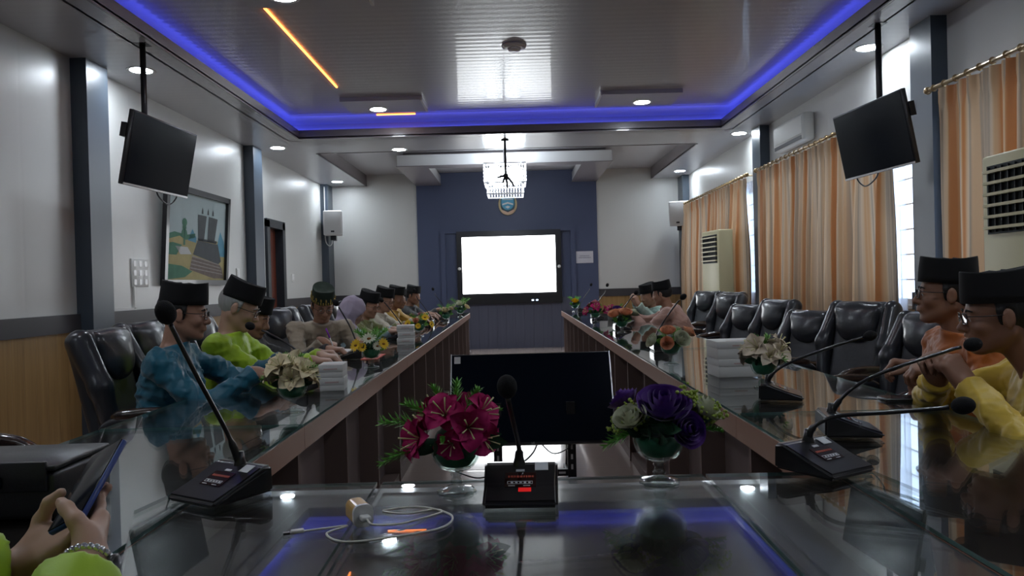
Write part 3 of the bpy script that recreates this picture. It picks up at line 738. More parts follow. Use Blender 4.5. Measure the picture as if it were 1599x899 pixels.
# ------------------------------------------------------------------ air conditioners
M_cream = mat('cream_casing', (0.62, 0.56, 0.34), 0.45); M_creamw = mat('pale_casing', (0.66, 0.66, 0.62), 0.45); M_dark = mat('dark_opening', (0.012, 0.018, 0.02), 0.6)
def floor_ac(loc, rz, w_, d_, h_, label, casing):
    t = thing('floor_air_conditioner', label, 'air conditioner', loc, rz)
    MB().bbox(-d_, 0, -w_ / 2, w_ / 2, .06, h_, .015).build('casing', casing, t)
    MB().box(-d_ + .02, -.02, -w_ / 2 + .02, w_ / 2 - .02, 0, .06).build('plinth', M_rail, t)
    MB().box(.0, .004, -w_ / 2 + .05, w_ / 2 - .05, h_ - .44, h_ - .06).build('outlet', M_dark, t)
    for q in range(6): MB().box(.0, .03, -w_ / 2 + .05, w_ / 2 - .05, h_ - .414 + q * .062, h_ - .398 + q * .062, Mx=T(0, 0, 0)).build('louvre', casing, t)
    v = MB()
    for q in range(9): yy = -w_ / 2 + .08 + (w_ - .16) * q / 8; v.box(.003, .018, yy - .0015, yy + .0015, h_ - .43, h_ - .07)
    v.build('vane_bank', M_black, t)
    MB().box(.0, .004, -w_ / 2 + .05, w_ / 2 - .05, .12, .5).build('intake_grille', mat('ac_intake', (0.3, 0.3, 0.26), .6), t)
    return t
floor_ac((2.67, 3.90, 0), R_(180), .60, .30, 1.86, 'tall cream floor-standing air conditioner at the right edge of the view', M_cream)
floor_ac((2.66, 10.0, 0), R_(186), .62, .20, 1.85, 'tall floor-standing air conditioner before the far curtain', M_cream)
wa = thing('wall_air_conditioner', 'white wall-mounted air conditioner above the middle curtain', 'air conditioner', (XR - .002, 8.25, 2.80))
MB().bbox(-.13, 0, -.45, .45, -.15, .15, .03).build('casing', M_creamw, wa)
MB().box(-.133, -.12, -.40, .40, -.13, -.09).build('air_outlet', M_rail, wa)
MB().box(-.135, -.13, -.42, .42, -.07, .11).build('front_panel', M_creamw, wa)
# ------------------------------------------------------------------ conference tables
M_top = wood('dark_table_laminate', (0.028, 0.020, 0.018), (0.045, 0.033, 0.030), 0.22, coat=0.5, axis='X', scale=5)
M_edge = mat('brown_table_edge', (0.25, 0.125, 0.08), 0.42, coat=0.1)
M_fin = mat('brown_fin', (0.14, 0.10, 0.088), 0.6, spec=.3)
M_back = mat('dark_recess_panel', (0.13, 0.10, 0.095), 0.5, coat=0.1)
M_glass = thin_glass('table_glass', (0.90, 0.925, 0.92), 1.5)
M_gedge = mat('green_glass_edge', (0.10, 0.20, 0.18), 0.08, coat=1.0)
GZ0 = TT - .008
def glass_sheet(poly, z0, z1, parent):
    mb = MB(); n = len(poly)
    mb.add([(x, y, z0) for x, y in poly] + [(x, y, z1) for x, y in poly], [tuple(range(n - 1, -1, -1)), tuple(range(n, 2 * n))], 0)
    mb.add([(x, y, z0) for x, y in poly] + [(x, y, z1) for x, y in poly], [(k, (k + 1) % n, n + (k + 1) % n, n + k) for k in range(n)], 1)
    return link('glass_top', mb.mesh('glass_top'), [M_glass, M_gedge], parent)
def table_module(sgn, y0, y1, xi, xo, fin0, step, label):
    """xi inner edge, xo outer edge (absolute distance from the middle)"""
    t = thing('conference_table', label, 'table', (0, y0, 0), 0, 'long conference tables')
    L = y1 - y0; X = lambda a: sgn * a
    def bx(mb, a, b, *r): return mb.box(min(X(a), X(b)), max(X(a), X(b)), *r)
    bx(MB(), xi + .004, xo - .004, .002, L - .002, TT - .045, GZ0 - .0005).build('tabletop', M_top, t)
    bx(MB(), xi, xi + .02, .001, L - .001, TT - .085, GZ0 - .002).build('edge_band', M_edge, t)
    glass_sheet([(X(xi + .004), .004), (X(xo - .004), .004), (X(xo - .004), L - .004), (X(xi + .004), L - .004)] if sgn > 0 else [(X(xo - .004), .004), (X(xi + .004), .004), (X(xi + .004), L - .004), (X(xo - .004), L - .004)], GZ0, TT, t)
    bx(MB(), xi + .11, xi + .13, .0, L, .0, TT - .045).build('modesty_panel', M_back, t)
    bx(MB(), xi + .02, xi + .12, .0, L, .0, .06).build('plinth', M_fin, t)
    y = fin0
    while y < y1 - .01:
        if y > y0: bx(MB(), xi + .012, xi + .11, y - y0 - .012, y - y0 + .012, .0, TT - .085).build('fin', M_fin, t)
        y += step
    for yy in (.03, L - .03): bx(MB(), xi + .13, xo - .06, yy - .015, yy + .015, .0, TT - .045).build('side_panel', M_back, t)
    return t
cuts = [.98, 2.48, 4.85, 7.20, 9.50, 11.75]
nm = ['nearest', 'second nearest', 'middle', 'second farthest', 'farthest']
for i in range(5):
    table_module(-1, cuts[i], cuts[i + 1], .722, 1.42, 1.05 + .0, .70, 'glass-topped dark table with brown fins on the left, %s section' % nm[i])
    table_module(1, cuts[i], cuts[i + 1] , .734, 1.44, 1.09, .645, 'glass-topped dark table with brown fins on the right, %s section' % nm[i])
ct = thing('conference_table', 'glass-topped dark cross table closing the near end of the two rows', 'table', (0, 1.34, 0), 0, 'long conference tables')
MB().box(-.72, .732, -.36, .36, TT - .045, GZ0 - .0005).build('tabletop', M_top, ct)
MB().box(-.72, .732, .24, .26, 0, TT - .045).build('modesty_panel', M_back, ct)
MB().box(-.72, .732, .34, .36, TT - .085, GZ0 - .002).build('edge_band', M_edge, ct)
for xx in (-.6, .05, .62): MB().box(xx - .015, xx + .015, -.3, .24, 0, TT - .045).build('side_panel', M_back, ct)
zc0, zc1 = TT + .0005, TT + .0085
glass_sheet([(-.305, -.36), (.415, -.36), (.42, .355), (-.315, .355)], zc0, zc1, ct)
glass_sheet([(-.56, -.36), (-.319, -.36), (-.329, .355), (-.77, .345), (-.80, .18)], zc0, zc1, ct)
glass_sheet([(.424, -.36), (.56, -.36), (.83, .18), (.81, .345), (.429, .355)], zc0, zc1, ct)
TC = TT + .0085          # top of the cross-table glass

# ------------------------------------------------------------------ television on a low stand in the middle
tv = thing('stand_television', 'large black television leaning back on a low stand between the tables', 'television', (.085, 4.38, 0))
TVM = T(0, -.07, .27, rx=R_(-24.5)); 
MB().bbox(-.49, .49, 0, .035, 0, .565, .005, Mx=TVM).build('casing', M_black, tv)
MB().box(-.482, .482, -.002, -.0002, .014, .557, Mx=TVM).build('screen', M_blackgloss, tv)
MB().box(-.49, -.483, -.003, .034, 0, .566, Mx=TVM).box(.483, .49, -.003, .034, 0, .566, Mx=TVM).build('side_trim', M_silver, tv)
MB().box(-.468, -.43, -.0035, -.0021, .505, .548, Mx=TVM).build('sticker', mat('grey_sticker', (.5, .5, .5), .6), tv)
text_part('LG', .016, mat('grey_logo', (.45, .45, .45), .4), tv, TVM @ T(0, -.0025, .0065, rx=R_(90)), 'logo')
st = thing('television_stand', 'low black slotted steel frame holding the leaning television', 'stand', (.085, 4.40, 0))
s_ = MB()
for xx in (-.21, .23): s_.box(xx - .025, xx + .025, -.02, .02, .0, .50); s_.box(xx - .025, xx + .025, -.18, .42, .0, .03); s_.tube([(xx, .4, .03), (xx, .1, .5)], .015)
s_.box(-.21, .23, -.015, .015, .06, .10); s_.box(-.21, .23, .06, .09, .44, .48)
s_.build('frame', M_steel, st)
sl = MB()
for q in range(6): sl.box(-.15 + q * .06, -.11 + q * .06, -.0165, -.0152, .074, .086)
for xx in (-.21, .23):
    for q in range(3): sl.box(xx - .006, xx + .006, -.0215, -.0202, .10 + q * .06, .13 + q * .06)
sl.build('slots', mat('slot_grey', (.4, .38, .38), .5), st)
ps = thing('power_strip', 'cream power strip with round sockets on the low steel stand', 'power strip', (.015, 4.37, .10))
MB().bbox(-.10, .10, -.03, .01, .0, .035, .004).build('body', M_cream, ps)
for q in range(4): MB().lathe([(.016, 0), (.0001, .001)], 14).build('socket', mat('socket_brown', (.06, .04, .02), .5), ps).matrix_local = T(-.072 + q * .048, -.0305, .018, rx=R_(90))
tag(MB().tube(arc_pts([(-.42, 4.75, .012), (-.25, 4.5, .03), (-.1, 4.36, .11), (0, 4.36, .14), (.08, 4.38, .2), (.12, 4.42, .27)]), .005).build('power_cable', M_black), 'thin black cable trailing from the television to the power strip', 'cable')
tag(MB().tube(arc_pts([(.12, 4.39, .27), (.2, 4.35, .205), (.29, 4.36, .23), (.33, 4.40, .28)]), .0035).build('power_cable', M_black), 'thin grey cable sagging in a loop under the television', 'cable')

# ------------------------------------------------------------------ gooseneck microphones
M_mic = mat('mic_black', (0.010, 0.010, 0.012), 0.28, coat=0.5, coat_rough=0.1)
M_foam = mat('foam_black', (0.006, 0.006, 0.007), 0.95, bump=0.8, bump_scale=400)
M_red = mat('red_mark', (0.55, 0.03, 0.03), 0.4, emit=(1, .05, .04), estr=.08)
M_pale = mat('pale_mark', (0.6, 0.62, 0.65), 0.5)
M_stick = mat('white_sticker', (0.6, 0.62, 0.64), 0.5)
def mic_base_mesh():
    # wedge with rounded edges; user side towards -y
    bm = bmesh.new(); prof = [(-.078, .004), (-.078, .018), (-.02, .037), (.05, .064), (.076, .062), (.078, .004)]
    vs = [[bm.verts.new((sx * (.079 if y > 0 else .075), y, z)) for y, z in prof] for sx in (-1, 1)]
    n = len(prof); bm.faces.new(vs[0]); bm.faces.new(vs[1][::-1])
    for k in range(n): bm.faces.new([vs[0][k], vs[1][k], vs[1][(k + 1) % n], vs[0][(k + 1) % n]])
    bmesh.ops.recalc_face_normals(bm, faces=bm.faces[:])
    bmesh.ops.bevel(bm, geom=bm.edges[:], offset=.006, segments=3, affect='EDGES')
    for f in bm.faces: f.smooth = f.calc_area() < 1.5e-4
    me = bpy.data.meshes.new('base'); bm.to_mesh(me); bm.free(); return me
mic_me = mic_base_mesh(); mic_me.materials.append(M_mic)
def on_top(mb, x0, x1, y0, y1, mi=0):
    sl_ = math.atan2(.027, .07); Mx = T(0, -.02, .0372, rx=sl_)
    return mb.box(x0, x1, y0 + .02, y1 + .02, .0005, .0016, mi, Mx)
M_screenblack = mat('mic_panel', (0.02, 0.004, 0.004), 0.15, coat=.6)
def microphone(loc, rz, label, path, detail=True, head_r=.019, red_button=False):
    """path: world points of the gooseneck from base to foam head"""
    t = thing('gooseneck_microphone', label, 'microphone', loc, rz, 'gooseneck microphones on the tables')
    b = bpy.data.objects.new('base', mic_me); COL.objects.link(b); b.parent = t
    inv = t.matrix_basis.inverted() if False else (Matrix.Translation(loc) @ Matrix.Rotation(rz, 4, 'Z')).inverted()
    P = [inv @ Vector(p) for p in path]; Q = arc_pts(P[:-1], 8) if len(P) > 2 else P[:1]
    e = P[-1]; q0 = Q[-1]
    n = len(Q); MB().tube(Q + [q0 + (e - q0) * .3], [.0085 if i < n * .25 else .0050 for i in range(n)] + [.0055], 10).build('gooseneck', M_mic, t)
    MB().lathe([(.016, 0), (.015, .014), (.010, .03), (.008, .045)], 14, c=tuple(P[0] - Vector((0, 0, .012)))).build('collar', M_mic, t)
    d = (e - q0).normalized(); R3 = d.to_track_quat('Z', 'Y').to_matrix()
    L_ = (e - q0).length
    hd = MB(); hd.ball(e, (head_r, head_r, head_r * 1.28), Mx=R3, n=18, m=12); hd.build('foam_head', M_foam, t)
    if detail:
        pn = on_top(MB(), -.032, .032, -.030, .018).build('display', M_screenblack, t)
        rr = random.Random(3); mb = MB(); x = -.026
        while x < .026: wd = rr.uniform(.003, .007); on_top(mb, x, x + wd, .0, .0062); x += wd + .0015
        o = mb.build('red_lettering', mat('red_letter', (.36, .05, .025), .5), pn); o.location = (0, 0, .0008)
        mb = MB(); on_top(mb, -.026, .024, -.0135, -.0125); on_top(mb, -.026, .024, -.0215, -.0205); on_top(mb, -.027, -.026, -.0215, -.0125); on_top(mb, .024, .025, -.0215, -.0125)
        for q in range(5): on_top(mb, -.02 + q * .009, -.015 + q * .009, -.019, -.015)
        for q in (-.025, .006): on_top(mb, q, q + .014, -.0285, -.0265)
        o = mb.build('panel_marks', M_pale, pn); o.location = (0, 0, .0008)
        on_top(MB(), .030, .058, .026, .052).build('sticker', M_stick, t)
        on_top(MB(), -.010, .008, .022, .029).build('maker_label', M_pale, t)
        if red_button: on_top(MB(), -.004, .022, -.046, -.033).build('red_button', mat('red_button', (.75, .02, .02), .3, emit=(1, .02, .02), estr=.1), t)
    return t
microphone((.002, 1.53, TC), R_(-2), 'gooseneck microphone with a red button at the middle of the near table', [(.0, 1.578, .825), (.0, 1.565, .87), (-.010, 1.50, .935), (-.018, 1.45, .985), (-.020, 1.43, 1.018)], red_button=True, head_r=.020)
microphone((-.652, 1.60, TC), R_(-30), 'gooseneck microphone standing tall at the left end of the near table', [(-.625, 1.645, .825), (-.645, 1.63, .90), (-.69, 1.59, 1.03), (-.728, 1.56, 1.14), (-.737, 1.55, 1.176)], head_r=.021)
microphone((.70, 1.69, TC), R_(30), 'gooseneck microphone with low bent neck at the right end of the near table', [(.682, 1.735, .825), (.690, 1.725, .862), (.735, 1.70, .892), (.85, 1.68, .902), (.955, 1.66, .912), (1.0, 1.655, .918)], head_r=.020)
microphone((.95, 2.12, TT), R_(78), 'gooseneck microphone in front of the man in yellow', [(.905, 2.13, .815), (.925, 2.12, .855), (.972, 2.10, .905), (1.065, 2.10, .945), (1.25, 2.10, 1.0), (1.30, 2.10, 1.01)], head_r=.020)
microphone((.985, 2.76, TT), R_(72), 'gooseneck microphone beside the white boxes on the right table', [(.945, 2.78, .815), (.955, 2.76, .85), (1.01, 2.74, .893), (1.145, 2.73, .944), (1.27, 2.72, .982), (1.306, 2.72, .99)], head_r=.019)
microphone((-.985, 3.32, TT), R_(-100), 'gooseneck microphone behind the cream lilies on the left table', [(-.94, 3.32, .815), (-.96, 3.34, .87), (-1.02, 3.36, .95), (-1.15, 3.40, 1.02), (-1.235, 3.42, 1.05)], detail=False)
microphone((-1.07, 4.72, TT), R_(-80), 'gooseneck microphone before the man writing in beige', [(-1.02, 4.73, .815), (-1.03, 4.73, .87), (-1.07, 4.74, .97), (-1.13, 4.74, 1.08), (-1.155, 4.74, 1.12)], detail=False)
far_mics = [(-1.02, 6.35, -1, 'gooseneck microphone beside the yellow and pink bouquet on the left table'), (-1.0, 8.3, -1, 'gooseneck microphone before the men at the far left'), (-1.0, 10.2, -1, 'gooseneck microphone at the far left end'),
            (.95, 4.75, 1, 'gooseneck microphone behind the peach and white roses'), (.97, 6.7, 1, 'gooseneck microphone behind the smaller peach bouquet'), (1.0, 9.0, 1, 'gooseneck microphone before the man in mint'), (1.0, 10.9, 1, 'gooseneck microphone at the far right end')]
for (x, y, s_, lb) in far_mics:
    microphone((x, y, TT), R_(90) * s_, lb, [(x - .045 * s_, y, .815), (x - .04 * s_, y, .87), (x + .03 * s_, y, .98), (x + .10 * s_, y, 1.07), (x + .13 * s_, y - .02, 1.10 if y < 8 else 1.16)], detail=False)

# ------------------------------------------------------------------ flowers
def petal(mb, Mx, L, Wd, curl, cup=.25, mi=0, n=7, m=4, wavy=0.0, seed=0):
    vs = []; r = random.Random(seed); ph = r.random() * 6
    ang = 0; px, pz = 0.0, 0.0; ds = L / n
    for i in range(n + 1):
        t = i / n; w_ = Wd * (math.sin(math.pi * min(.985, t * .86 + .12)) ** .8) * (1 if t < .97 else .35)
        for j in range(-m, m + 1):
            s_ = j / m; vs.append(Mx @ Vector((px, w_ * s_ * .5, pz + cup * w_ * s_ * s_ + wavy * math.sin(t * 9 + ph + s_ * 2) * abs(s_))))
        a = curl[0] + (curl[1] - curl[0]) * t; px += ds * math.cos(a); pz += ds * math.sin(a)
    k = 2 * m + 1
    return mb.add(vs, [(i * k + j, i * k + j + 1, (i + 1) * k + j + 1, (i + 1) * k + j) for i in range(n) for j in range(k - 1)], mi, True)
def aim(p, d, spin=0):
    return Matrix.Translation(p) @ Vector(d).to_track_quat('Z', 'Y').to_matrix().to_4x4() @ Matrix.Rotation(spin, 4, 'Z')
def lily(parent, p, d, size, m, mst, seed):
    r = random.Random(seed); B = aim(p, d, r.random() * 6); mb = MB()
    for i in range(6):
        Mx = B @ Matrix.Rotation(i * math.pi / 3 + r.uniform(-.12, .12), 4, 'Z')
        petal(mb, Mx, size * (1 if i % 2 else .92), size * (.78 if i % 2 else .58), (R_(72), R_(-35 + r.uniform(-18, 22))), .22, 0, wavy=size * .03, seed=seed * 9 + i)
    f = mb.build('lily', m, parent)
    st_ = MB()
    for i in range(5):
        a = i * 1.26 + .3; st_.tube([B @ Vector((0, 0, 0)), B @ Vector((.12 * size * math.cos(a), .12 * size * math.sin(a), size * .4)), B @ Vector((.34 * size * math.cos(a), .34 * size * math.sin(a), size * .78))], [size * .018, size * .016, size * .03], 5)
    st_.build('stamens', mst, f); return f
def rose(parent, p, d, size, m, seed, name='rose', open_=.5):
    r = random.Random(seed); B = aim(p, d, r.random() * 6); mb = MB()
    for lay in range(5):
        rr = size * (.12 + .095 * lay); hh = size * (.62 - .07 * lay); n = 3 + lay
        for i in range(n):
            a0 = 2 * math.pi * i / n + lay * 1.1 + r.uniform(-.15, .15); wA = math.pi / n * 1.35; vs = []
            for ti in range(7):
                t = ti / 6
                for sj in range(7):
                    s_ = sj / 3 - 1
                    rad = rr * (math.sin(math.pi * (.12 + .45 * t)) ** .7) + size * open_ * .16 * (lay / 4) * t ** 3 + .01 * size * math.sin(s_ * 3 + lay)
                    z = hh * t * (1 - .10 * s_ * s_) + size * .02 * lay - size * .05 * (lay / 4) * t ** 4
                    vs.append(B @ Vector((rad * math.cos(a0 + wA * s_), rad * math.sin(a0 + wA * s_), z)))
            mb.add(vs, [(a * 7 + b, a * 7 + b + 1, (a + 1) * 7 + b + 1, (a + 1) * 7 + b) for a in range(6) for b in range(6)], 0, True)
    return mb.build(name, m, parent)
def daisy(parent, p, d, size, m, mc, seed):
    r = random.Random(seed); B = aim(p, d, r.random() * 6); mb = MB()
    for i in range(14):
        Mx = B @ Matrix.Rotation(i * 2 * math.pi / 14, 4, 'Z')
        petal(mb, Mx, size * .5, size * .17, (R_(25 + r.uniform(-8, 8)), R_(-5)), .1, 0, n=4, m=1, seed=seed + i)
    f = mb.build('daisy', m, parent); MB().ball(B @ Vector((0, 0, size * .04)), (size * .14, size * .14, size * .08), n=10, m=6).build('daisy_centre', mc, f); return f
def sprig(parent, p, d, L, m, seed, name='fern_sprig', needle=.35):
    r = random.Random(seed); d = Vector(d).normalized(); p = Vector(p); mb = MB(); side = d.orthogonal().normalized(); up = d.cross(side)
    sag = Vector((0, 0, -.25 * L)); pts = [p + d * L * t + sag * t * t for t in (0, .33, .66, 1)]
    mb.tube(pts, [.0015, .0013, .001, .0006], 5)
    n = 11
    for i in range(n):
        t = .25 + .75 * i / (n - 1); c = p + d * L * t + sag * t * t
        for q in range(4):
            a = q * math.pi / 2 + i * .7 + r.uniform(-.3, .3); v = (side * math.cos(a) + up * math.sin(a)) * .8 + d * .9; v.normalize()
            nl = L * needle * (1.1 - .5 * t) * r.uniform(.8, 1.15); w_ = v.cross(d).normalized() * .0022
            mb.add([c - w_ * .5, c + w_ * .5, c + v * nl * .6 + w_, c + v * nl, c + v * nl * .6 - w_], [(0, 1, 2, 3, 4)])
    return mb.build(name, m, parent)
def leaf(parent, p, d, L, Wd, m, seed):
    mb = MB(); petal(mb, aim(p, d, 0) @ T(ry=R_(-90)), L, Wd, (0, R_(-25)), .15, n=6, m=2, seed=seed); return mb.build('leaf', m, parent)
def fillers(parent, c, spread, n, m, seed, size=.007):
    """loose sprays of tiny green-yellow buds on thin stems"""
    r = random.Random(seed); mb = MB()
    for i in range(n):
        d = Vector((r.gauss(0, 1), r.gauss(0, 1), r.uniform(.1, 1.3))).normalized(); e = Vector(c) + Vector((d.x * spread[0], d.y * spread[1], d.z * spread[2])) * r.uniform(.6, 1)
        mb.tube([Vector(c) * .5 + e * .5 - Vector((0, 0, .01)), e], .0008, 4)
        for q in range(5): mb.ball(e + Vector((r.gauss(0, 1), r.gauss(0, 1), r.gauss(0, 1))) * size, size * r.uniform(.35, .7), n=6, m=4)
    o = mb.build('bud_spray', m, parent); return o
M_gob = thin_glass('goblet_glass', (0.90, 0.95, 0.94), 2.1)
M_bowl = thin_glass('bowl_glass', (0.90, 0.96, 0.94), 1.6)
M_fg = mat('green_foam', (0.05, 0.25, 0.14), 0.6, noise_amt=.4, noise_scale=40)
M_fern = mat('fern_green', (0.17, 0.44, 0.08), 0.5); M_dkl = mat('dark_leaf', (0.018, 0.07, 0.035), 0.45); M_lime = mat('lime_bud', (0.32, 0.42, 0.06), 0.5)
def flute(a, z): return .030 * math.cos(a * 12) * (1 if .05 < z < .10 else .35)
gob_me = {}
def goblet(parent, s_=1.0):
    key = round(s_, 3)
    if key not in gob_me:
        a = MB().lathe([(r * s_, z * s_) for r, z in [(.0001, 0), (.040, .0), (.0405, .004), (.033, .009), (.018, .013), (.011, .018), (.014, .023), (.011, .028), (.0085, .034), (.013, .039), (.012, .043), (.016, .046), (.0001, .0465)]], 36, flute=lambda a, z: .07 * math.cos(a * 12) if z < .01 * s_ else 0)
        b = MB().lathe([(r * s_, z * s_) for r, z in [(.0001, .0468), (.018, .048), (.036, .056), (.047, .070), (.053, .088), (.0545, .104), (.0565, .114), (.0555, .1145), (.0530, .104), (.0515, .088), (.0455, .0715), (.035, .0585), (.0001, .050)]], 72, flute=lambda a, z: flute(a, z / s_))
        f = MB().lathe([(r * s_, z * s_) for r, z in [(.0001, .052), (.030, .060), (.042, .075), (.0475, .090), (.046, .106), (.02, .113), (.0001, .114)]], 24)
        ms = []
        for mb, nm_, mm in ((a, 'stem', M_gob), (b, 'bowl', M_bowl), (f, 'foam_filling', M_fg)):
            o = mb.build(nm_, mm); ms.append((nm_, o.data)); bpy.data.objects.remove(o)
        gob_me[key] = ms
    for nm_, me in gob_me[key]: o = bpy.data.objects.new(nm_, me); COL.objects.link(o); o.parent = parent
P_mag = mat('magenta_petal', (0.42, 0.015, 0.12), 0.6, noise_amt=.25, noise_scale=30, spec=.2); P_stam = mat('pale_stamen', (0.62, 0.58, 0.30), 0.5)
P_pur = mat('purple_petal', (0.10, 0.02, 0.25), 0.6, noise_amt=.25, noise_scale=30, sheen=.2); P_wht = mat('ivory_petal', (0.62, 0.64, 0.48), 0.6, noise_amt=.08, noise_scale=20)
P_crm = mat('cream_petal', (0.74, 0.64, 0.42), 0.6, noise_amt=.12, noise_scale=20); P_yel = mat('yellow_petal', (0.80, 0.52, 0.02), 0.6); P_pch = mat('peach_petal', (0.80, 0.40, 0.24), 0.6, noise_amt=.1, noise_scale=20)
P_pnk = mat('pink_petal', (0.62, 0.25, 0.30), 0.6, noise_amt=.1, noise_scale=20); P_cen = mat('daisy_middle', (0.25, 0.10, 0.01), .7)
LB = 'flower_arrangement'
def vase(x, y, z, label, s_=1.0, rz=0):
    t = thing(LB, label, 'flowers', (x, y, z), rz, 'flower goblets on the tables'); goblet(t, s_); return t
# magenta lilies, near left
v = vase(-.137, 1.595, TC, 'glass goblet of magenta lilies on the near table')
for i, (p, d, sz) in enumerate((((-.060, -.040, .125), (-.75, -.55, .15), .068), ((-.015, -.035, .170), (-.15, -.75, .55), .064), ((.030, -.050, .150), (.25, -.9, .15), .066), ((.045, .0, .165), (.75, -.3, .45), .066),
                                ((-.035, .03, .165), (-.5, .5, .6), .062), ((.0, -.055, .120), (-.25, -.9, -.1), .050), ((-.055, -.01, .14), (-.6, -.1, .75), .058), ((.02, .05, .16), (.3, .8, .5), .06), ((.055, -.03, .125), (.7, -.6, -.2), .055))):
    lily(v, p, d, sz, P_mag, P_stam, 20 + i)
for i, (p, d, L) in enumerate((((-.05, -.01, .14), (-1, -.1, .45), .11), ((-.05, -.03, .11), (-1, -.2, -.05), .10), ((-.02, .01, .17), (-.35, .1, 1), .08), ((.0, .02, .17), (.05, 0, 1), .085), ((.02, .0, .17), (.45, 0, 1), .075), ((-.02, -.08, .135), (.1, -1, .2), .03), ((-.03, -.02, .15), (-.8, 0, .8), .10), ((.04, .03, .15), (.8, .5, .5), .07))):
    sprig(v, p, d, L, M_fern, 30 + i)
for i, (p, d) in enumerate((((.03, -.02, .11), (1, -.3, .3)), ((-.03, -.02, .11), (-1, -.5, -.1)), ((.0, .03, .11), (.2, 1, .4)), ((.04, -.03, .12), (.8, -.1, -.1)), ((-.02, -.04, .115), (-.4, -1, 0)))): leaf(v, p, d, .075, .035, M_dkl, i)
MB().ball((0, 0, .118), (.045, .045, .03)).build('foliage_core', M_dkl, v)
# purple and ivory roses, near right
v = vase(.310, 1.63, TC, 'glass goblet of purple and ivory roses on the near table', 1.05)
for i, (p, d, sz, m_) in enumerate((((.005, -.025, .155), (0, -.55, .9), .105, P_pur), ((.042, -.055, .125), (.35, -.9, .3), .072, P_pur), ((-.062, -.035, .140), (-.35, -.45, .8), .068, P_wht), ((.088, -.01, .150), (.55, -.3, .8), .078, P_wht),
                                     ((-.060, .03, .165), (-.5, .2, .8), .07, P_pur), ((.03, .045, .15), (.2, .7, .6), .075, P_wht))): rose(v, p, d, sz, m_, 50 + i)
for i, (c, sp, n) in enumerate((((.095, -.02, .135), (.05, .04, .06), 34), ((-.045, -.02, .13), (.04, .05, .07), 20), ((.065, -.02, .17), (.03, .03, .04), 14), ((-.09, 0, .12), (.03, .03, .03), 10))): fillers(v, c, sp, n, M_lime, 60 + i)
for i in range(16):
    a = i * 2.4; leaf(v, (.03 * math.cos(a), .03 * math.sin(a), .115 + .01 * (i % 3)), (math.cos(a), math.sin(a), .25 - .1 * (i % 4)), .07 + .01 * (i % 3), .032, M_dkl, i)
sprig(v, (-.05, -.03, .12), (-1, -.2, -.1), .07, M_fern, 71, needle=.5); sprig(v, (.07, -.02, .12), (1, -.1, .2), .06, M_fern, 72)
MB().ball((0, 0, .125), (.055, .055, .035)).build('foliage_core', M_dkl, v)
# cream lilies (left table and right table)
def cream(x, y, label, rz, wide=1.0, mm=P_crm):
    v = vase(x, y, TT, label, 1.0, rz)
    for i in range(8):
        a = i * .785 + .2; el = .35 + .5 * (i % 2)
        lily(v, (.045 * wide * math.cos(a), .035 * math.sin(a), .125 + .02 * (i % 3)), (math.cos(a) * wide, math.sin(a), el), .070 + .004 * (i % 3), mm, P_stam, 80 + i)
    lily(v, (0, -.01, .16), (0, -.5, 1), .07, mm, P_stam, 95)
    for i, d in enumerate(((-.2, 0, 1), (.3, .2, 1), (.8, -.1, .6), (-.9, 0, .2))): sprig(v, (0, 0, .13), d, .11, M_fern, 100 + i)
    for i in range(7): a = i * .9; leaf(v, (.02 * math.cos(a), .02 * math.sin(a), .11), (math.cos(a), math.sin(a), .0), .06, .03, M_dkl, i)
    MB().ball((0, 0, .12), (.048, .048, .03)).build('foliage_core', M_dkl, v); return v
cream(-.835, 2.73, 'glass goblet of cream lilies nearest on the left table', 0)
cream(1.02, 3.04, 'glass goblet of cream lilies beside the white boxes on the right table', 2.0, 1.25, mat('blush_petal', (0.70, 0.60, 0.47), .6, noise_amt=.15, noise_scale=20))
# yellow and white daisies
def mixed(x, y, label, specs, nleaf=10, rz=0, ferns=5, fern_l=.12, s_=1.0):
    v = vase(x, y, TT, label, s_, rz)
    for i, (kd, p, d, sz, m_) in enumerate(specs):
        if kd == 'd': daisy(v, p, d, sz, m_, P_cen, 110 + i)
        elif kd == 'r': rose(v, p, d, sz, m_, 120 + i)
        else: lily(v, p, d, sz, m_, P_stam, 130 + i)
    for i in range(ferns): a = i * 2.4 + .4; sprig(v, (0, 0, .12), (math.cos(a) * .7, math.sin(a) * .7, 1), fern_l, M_fern, 140 + i)
    for i in range(nleaf): a = i * 2.4; leaf(v, (.02 * math.cos(a), .02 * math.sin(a), .115), (math.cos(a), math.sin(a), .35 * (i % 3) - .1), .07, .035, M_dkl if i % 2 else M_fern, i)
    MB().ball((0, 0, .12), (.05, .05, .035)).build('foliage_core', M_dkl, v); return v
mixed(-.82, 4.16, 'glass goblet of yellow and white daisies on the left table', [('d', (-.075, -.04, .13), (-.5, -.8, .4), .085, P_yel), ('d', (.0, -.05, .165), (0, -.7, .8), .095, P_wht), ('d', (.045, -.055, .125), (.2, -.9, .3), .06, P_wht), ('d', (-.035, -.06, .12), (-.2, -.9, .3), .06, P_yel), ('d', (.075, -.04, .135), (.6, -.7, .4), .075, P_yel), ('d', (-.03, .03, .18), (-.2, .3, 1), .07, P_wht), ('d', (.06, .03, .165), (.5, .3, 1), .06, P_wht)], ferns=7, fern_l=.15)
mixed(-.86, 6.55, 'glass goblet of yellow and pink flowers on the left table', [('d', (-.09, -.05, .12), (-.5, -.8, .4), .085, P_yel), ('d', (.06, -.05, .17), (.3, -.7, .7), .085, P_yel), ('r', (-.02, -.05, .14), (0, -.8, .6), .05, P_pch), ('r', (.02, -.02, .19), (0, -.3, 1), .05, P_pnk), ('d', (.11, -.03, .11), (.8, -.5, .2), .075, P_yel), ('r', (-.06, .0, .18), (-.3, 0, 1), .05, P_pnk), ('d', (0, -.07, .1), (.1, -1, .1), .06, P_yel)], ferns=6, fern_l=.13)
